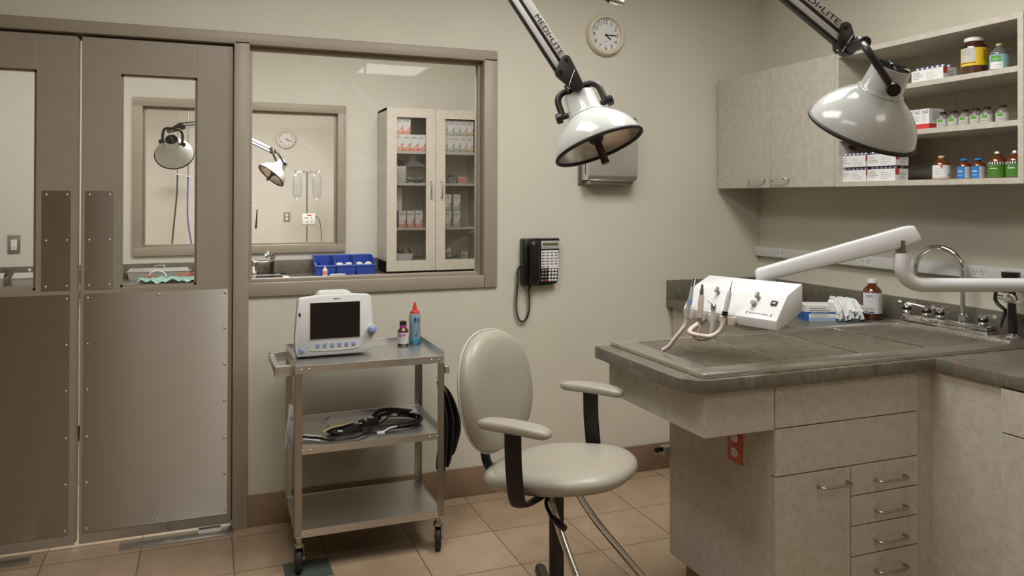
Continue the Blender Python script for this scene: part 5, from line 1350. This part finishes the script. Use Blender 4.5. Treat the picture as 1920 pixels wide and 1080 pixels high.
lathe_part([(0, 0), (.017, 0), (.018, .002), (.018, .042), (.009, .052), (.008, .056)], M_PAPER, t, 'body', 18); lathe_part([(.009, .054), (.009, .066), (.006, .068), (0, .068)], M_GREYL, t, 'cap', 16)
wrap(t, .0183, .012, .034, math.radians(262), .8, M_ORANGE)
q = MB(); q.tube([(0, 0, .006), (.07, .01, .006), (.11, .005, .006)], [.006, .007, .004], 8); tag(q.build('tube', M_PAPER, None, (.80, 1.895, .9142)), 'thin white tube lying on the counter in front of the bins', 'tube')

# scrub sink and tap
ss = thing('scrub_sink', 'small stainless sink set into the scrub counter', 'sink', (.28, 1.93, .9142))
q = MB(); w, d = .245, .215
q.box(-w, w, -d, -d+.03, 0, .005, .002); q.box(-w, w, d-.085, d, 0, .005, .002); q.box(-w, -w+.035, -d, d, 0, .005, .002); q.box(w-.045, w, -d, d, 0, .005, .002); q.build('rim', M_STEEL, ss, angle=25)
q = MB(); q.box(-w+.035, w-.045, -d+.03, d-.085, .0002, .0012); q.build('bowl', M_SINKIN, ss, flat=True)
sf = thing('scrub_tap', 'chrome tap with dark sprayer behind the scrub sink', 'faucet', (.28, 2.105, .9195))
q = MB(); q.lathe([(.036, 0), (.034, .02), (.022, .045), (.018, .058), (.0, .06)], Matrix.Translation((.02, 0, 0)), 24); q.tube([(.02, 0, .05), (.03, -.01, .085), (.02, 0, .1)], .010, 10); q.build('base', M_CHROME, sf)
q = MB(); q.tube(catmull([(.02, 0, .09), (.09, -.02, .085), (.14, -.03, .095), (.16, -.03, .13)], 5), .009, 12); q.build('lever', M_CHROME, sf)
q = MB(); q.lathe([(.024, 0), (.024, .006), (.015, .01)], Matrix.Translation((.145, 0, 0)), 18); q.tube([(.145, 0, .0), (.145, 0, .09), (.148, -.005, .125)], .014, 12); sp_ = q.build('sprayer', M_BLACK, sf)
q = MB(); q.tube(catmull([(.148, -.008, .10), (.143, -.03, .135), (.12, -.045, .145), (.095, -.05, .13)], 5), [.014]*10+[.018]*6, 12); q.build('sprayer_head', M_CHROME, sp_)

# trays and towel seen through the doors
def tray(lab, x, y, L, D, H, dome=False):
    t = thing('instrument_tray', lab, 'tray', (x, y, .9142))
    q = MB(); q.prism([(-L*.94, -D*.9, 0), (L*.94, -D*.9, 0), (L, -D, H), (-L, -D, H)], (0, .002, 0)); q.prism([(-L*.94, D*.9, 0), (L*.94, D*.9, 0), (L, D, H), (-L, D, H)], (0, -.002, 0))
    for s in (-1, 1): q.prism([(s*L*.94, -D*.9, 0), (s*L*.94, D*.9, 0), (s*L, D, H), (s*L, -D, H)], (-s*.002, 0, 0))
    q.box(-L*.94, L*.94, -D*.9, D*.9, 0, .002); q.build('pan', M_TRAY, t, flat=True)
    q = MB(); ring = [(-L*1.03, -D*1.06, H), (L*1.03, -D*1.06, H), (L*1.03, D*1.06, H), (-L*1.03, D*1.06, H)]
    q.prism(ring, (0, 0, .003)); q.prism([(-L*.97, -D*.95, H+.003), (L*.97, -D*.95, H+.003), (L*.93, -D*.2, H+(.03 if dome else .022)), (-L*.93, -D*.2, H+(.03 if dome else .022))], (0, 0, .001)); q.prism([(-L*.97, D*.95, H+.003), (L*.97, D*.95, H+.003), (L*.93, -D*.2, H+(.03 if dome else .022)), (-L*.93, -D*.2, H+(.03 if dome else .022))], (0, 0, .001))
    ld = q.build('lid', M_TRAY, t, flat=True)
    q = MB(); hz_ = H+(.03 if dome else .024)
    if dome: q.cyl((0, 0, hz_-.004), (0, 0, hz_+.01), .006); q.ell((0, 0, hz_+.014), .011)
    else: q.tube(catmull([(-.03, 0, hz_-.004), (-.026, 0, hz_+.012), (.026, 0, hz_+.012), (.03, 0, hz_-.004)], 5), .004, 8)
    q.build('lid_handle', M_CHROME, ld)
tray('long steel instrument tray behind the teal towel', -.30, 2.09, .19, .065, .052)
tray('steel lidded tray at the right seen through the left door pane', -1.035, 1.98, .085, .07, .045, True)
tray('steel lidded tray at the left edge seen through the left door pane', -1.245, 1.99, .085, .07, .045, True)
q = MB(); n = 26; mm = 14
rows = []
for j in range(mm+1):
    row = []
    for i in range(n+1):
        x = -.20+.40*i/n; y = -.12+.24*j/mm
        x += .012*math.sin(j*1.9)*(1 if i in (0, n) else .2); z = .004+.013*(1+math.sin(i*1.1+j*.9)*math.cos(j*1.3-i*.5))+rnd.uniform(0, .009)
        row.append(q.bm.verts.new((x, y, z)))
    rows.append(row)
for j in range(mm):
    for i in range(n): q.bm.faces.new((rows[j][i], rows[j][i+1], rows[j+1][i+1], rows[j+1][i]))
tag(q.build('surgical_towel', M_TEALC, None, (-.20, 1.80, .9142), angle=80), 'crumpled teal towel on the scrub counter seen through the right door pane', 'towel')
q = MB()
pts = [(.045*math.cos(a)*(1+.3*math.sin(a*.37)), .025*math.sin(a)*(1+.35*math.sin(a*.71)), .004+.022*(1+math.sin(a*1.3))/2) for a in [k*.45 for k in range(60)]]
q.tube(pts, .0015, 6); tag(q.build('orange_wire_coil', M_COIL, None, (-.125, 1.84, .945)), 'tangled orange wire coil on the teal towel', 'wire')
q = MB(); q.tube(catmull([(-.06, 0, .003), (-.05, .0, .03), (-.01, .0, .045), (.03, 0, .03), (.045, -.01, .003)], 6), .0035, 8); tag(q.build('white_cable_loop', M_PAPER, None, (-.29, 1.86, .943)), 'white cable arched over the teal towel', 'cable')
q = MB(); q.ell((0, 0, .008), (.014, .006, .006)); q.ell((.014, .0, .008), (.009, .005, .005)); tag(q.build('red_clip', M_RED, None, (-.345, 1.85, .943)), 'small red clip on the teal towel', 'clip')
t = thing('wall_outlet', 'grey wall outlet seen through the left door pane', 'outlet', (-1.162, Y2, 1.152))
F = face_m((0, 0, 0), '-y'); q = MB(); q.plate(.07, .115, .005, .004, F, bev=.001); q.build('cover_plate', M_NICKEL, t); q = MB(); q.box(-.017, .017, -.034, .034, .005, .008, M=F, bev=.001)
for s in (-1, 1):
    for dx in (-.006, .006): q.box(dx-.0012, dx+.0012, s*.018, s*.018+.009, .008, .0084, M=F, mi=1)
    q.box(-.002, .002, s*.018-.009, s*.018-.005, .008, .0084, M=F, mi=1)
q.build('socket', [M_PAPER, M_BLKINK], t)
q = MB(); q.box(-.036, .036, -.012, -.0005, .058, .063); q.build('plate_edge', M_CHROME, t)

# ------------------------------------------------------------------ third room
clock('wall_clock', 'small round wall clock far away in the third room', .872, Y3-.001, 2.165, .118, math.radians(128), math.radians(118))
t = thing('wall_outlet', 'grey outlet on the far wall of the third room', 'outlet', (.888, Y3, 1.225))
F = face_m((0, 0, 0), '-y'); q = MB(); q.plate(.075, .115, .005, .004, F, bev=.001); q.build('cover_plate', M_GREY, t)
for s in (-1, 1): q = MB(); q.lathe([(.017, 0), (.017, .004), (0, .004)], F @ Matrix.Translation((0, s*.022, .005)), 18); q.build('socket', M_PAPER, t)

iv = thing('iv_pole', 'chrome drip stand in the third room', 'iv stand', (1.055, 5.5, 0))
q = MB(); q.tube([(0, 0, .05), (0, 0, .95)], .014, 12); q.tube([(0, 0, .9), (0, 0, 1.75)], .009, 12); q.build('pole', M_NICKEL, iv)
q = MB(); q.tube(catmull([(-.14, 0, 1.765), (-.12, 0, 1.745), (-.06, 0, 1.755), (0, 0, 1.75), (.06, 0, 1.755), (.12, 0, 1.745), (.14, 0, 1.765)], 4), .005, 8); q.build('hook_bar', M_CHROME, iv)
q = MB()
for k in range(5): a = k*2*PI/5; q.tube([(0, 0, .07), (.26*math.cos(a), .26*math.sin(a), .045)], .012, 8)
q.build('base', M_NICKEL, iv)
def bag(lab, x, zt_, zb):
    t = thing('fluid_bag', lab, 'fluid bag', (x, 5.5, zt_), 0, 'clear fluid bags')
    h = zt_-zb; q = MB(); q.pillow(.048, h*.42, [(.8, -.012), (1, -.002), (1, .002), (.8, .012)], 6, None, basis((0, 0, -h*.5), V((1, 0, 0)), V((0, 0, 1)), V((0, -1, 0))), 40); q.build('bag', M_BAGC, t)
    q = MB(); lines_mb(q, face_m((0, -.014, -h*.45), '-y'), .06, h*.35, 9, .6, seed=3); q.build('bag_print', M_INKL, t, flat=True)
    q = MB(); q.tube([(0, 0, -h*.08), (0, 0, .0)], .004, 8); q.cyl((0, 0, -h*.98), (0, 0, -h*.9), .008); q.build('port', M_PAPER, t)
bag('left clear fluid bag hanging on the drip stand', .945, 1.75, 1.43); bag('right clear fluid bag hanging on the drip stand', 1.165, 1.75, 1.43)
t = thing('infusion_pump', 'white infusion pump clamped on the drip stand', 'pump', (1.065, 5.46, 1.217))
q = MB(); q.box(-.068, .072, -.05, .025, -.062, .062, .006); q.build('housing', M_WHITEM, t, angle=25); F = face_m((0, -.0505, 0), '-y')
q = MB(); q.box(-.02, .028, .034, .05, 0, .0006, M=F); q.build('display', M_RED, t); q = MB()
for p in ((-.04, .015), (-.015, .015), (.03, .015), (-.02, -.03), (.03, -.028)): q.box(p[0]-.008, p[0]+.008, p[1]-.006, p[1]+.006, 0, .0008, M=F)
q.build('buttons', M_INK, t); q = MB(); q.box(-.07, .074, -.06, .03, -.068, -.061); q.build('tray', M_NICKEL, t); q = MB(); q.tube(catmull([(.07, 0, .02), (.10, 0, .02), (.13, .0, -.04), (.145, 0, -.16), (.15, 0, -.30), (.155, 0, -.42)], 6), .004, 8); q.build('cord', M_GREYHOSE, t)

# two exam lamps of the third room
exam_lamp('exam_lamp', 'exam lamp in the third room seen through the right door pane', None, (-.26, 3.405, 1.816), (-.078, -.816, .573), lean(1, 0, 0), .150,
          (-.20, 3.45, 2.06), (.06, 3.50, 2.10), CZ, text=False, facing=V((.05, -1, 0)), label=False, yup=V((0, -.35, .94)), ylen=.8, zpiv=1.0)
exam_lamp('exam_lamp', 'exam lamp in the third room below its clock', None, (.591, 4.534, 1.678), (.648, .19, .738), lean(.25, -.35, -.9), .150,
          (.585, 4.53, 1.935), (.09, 4.53, 2.175), CZ, text=False, facing=V((0, -1, 0)), label=False, yup=V((-.5, 0, .85)), ylen=.95, zpiv=1.05)
def hose_drop(lab, pts, m, topz, r=.009):
    t = thing('hanging_hose', lab, 'hose', (pts[0][0], pts[0][1], topz), 0)
    o_ = V((pts[0][0], pts[0][1], topz)); q = MB(); q.tube(catmull([V(p)-o_ for p in pts], 6), r, 10); q.build('hose', m, t)
    q = MB(); p0 = V(pts[0])-o_
    q.tube([p0, V((p0.x, p0.y, 0))], .007, 10); q.build('drop_tube', M_NICKEL, t)
    q = MB(); q.lathe([(.05, .0), (.05, .008), (.02, .014), (.0, .015)], Matrix.Translation((p0.x, p0.y, p0.z-.012)), 20); q.build('reel_disc', M_PAPER, t)
hose_drop('dark grey hose hanging in the third room', [(-.315, 5.8, 1.72), (-.32, 5.8, 1.5), (-.345, 5.8, 1.2), (-.37, 5.8, .9)], M_GREYHOSE, CZ)
hose_drop('blue hose hanging beside the grey one in the third room', [(-.205, 5.8, 1.70), (-.21, 5.8, 1.45), (-.205, 5.8, 1.2), (-.165, 5.8, .92)], M_BLUEHOSE, CZ)
t = thing('hanging_handpiece', 'black hand grip hanging from a white arm in the third room', 'tool', (.475, 4.8, 1.36))
q = MB(); q.tube(catmull([(-.20, 0, .06), (-.10, 0, .045), (-.03, 0, .015), (0, 0, -.02)], 5), [.012]*8+[.005]*8, 10); q.build('arm', M_WHITEM, t)
q = MB(); q.tube([(0, 0, -.02), (-.004, 0, -.09), (-.012, 0, -.22)], [.005, .007, .011], 10); q.build('grip', M_BLACK, t)
q = MB(); q.tube([(-.20, 0, .06), (-.20, 0, CZ-1.36)], .012, 10); q.build('support', M_NICKEL, t)
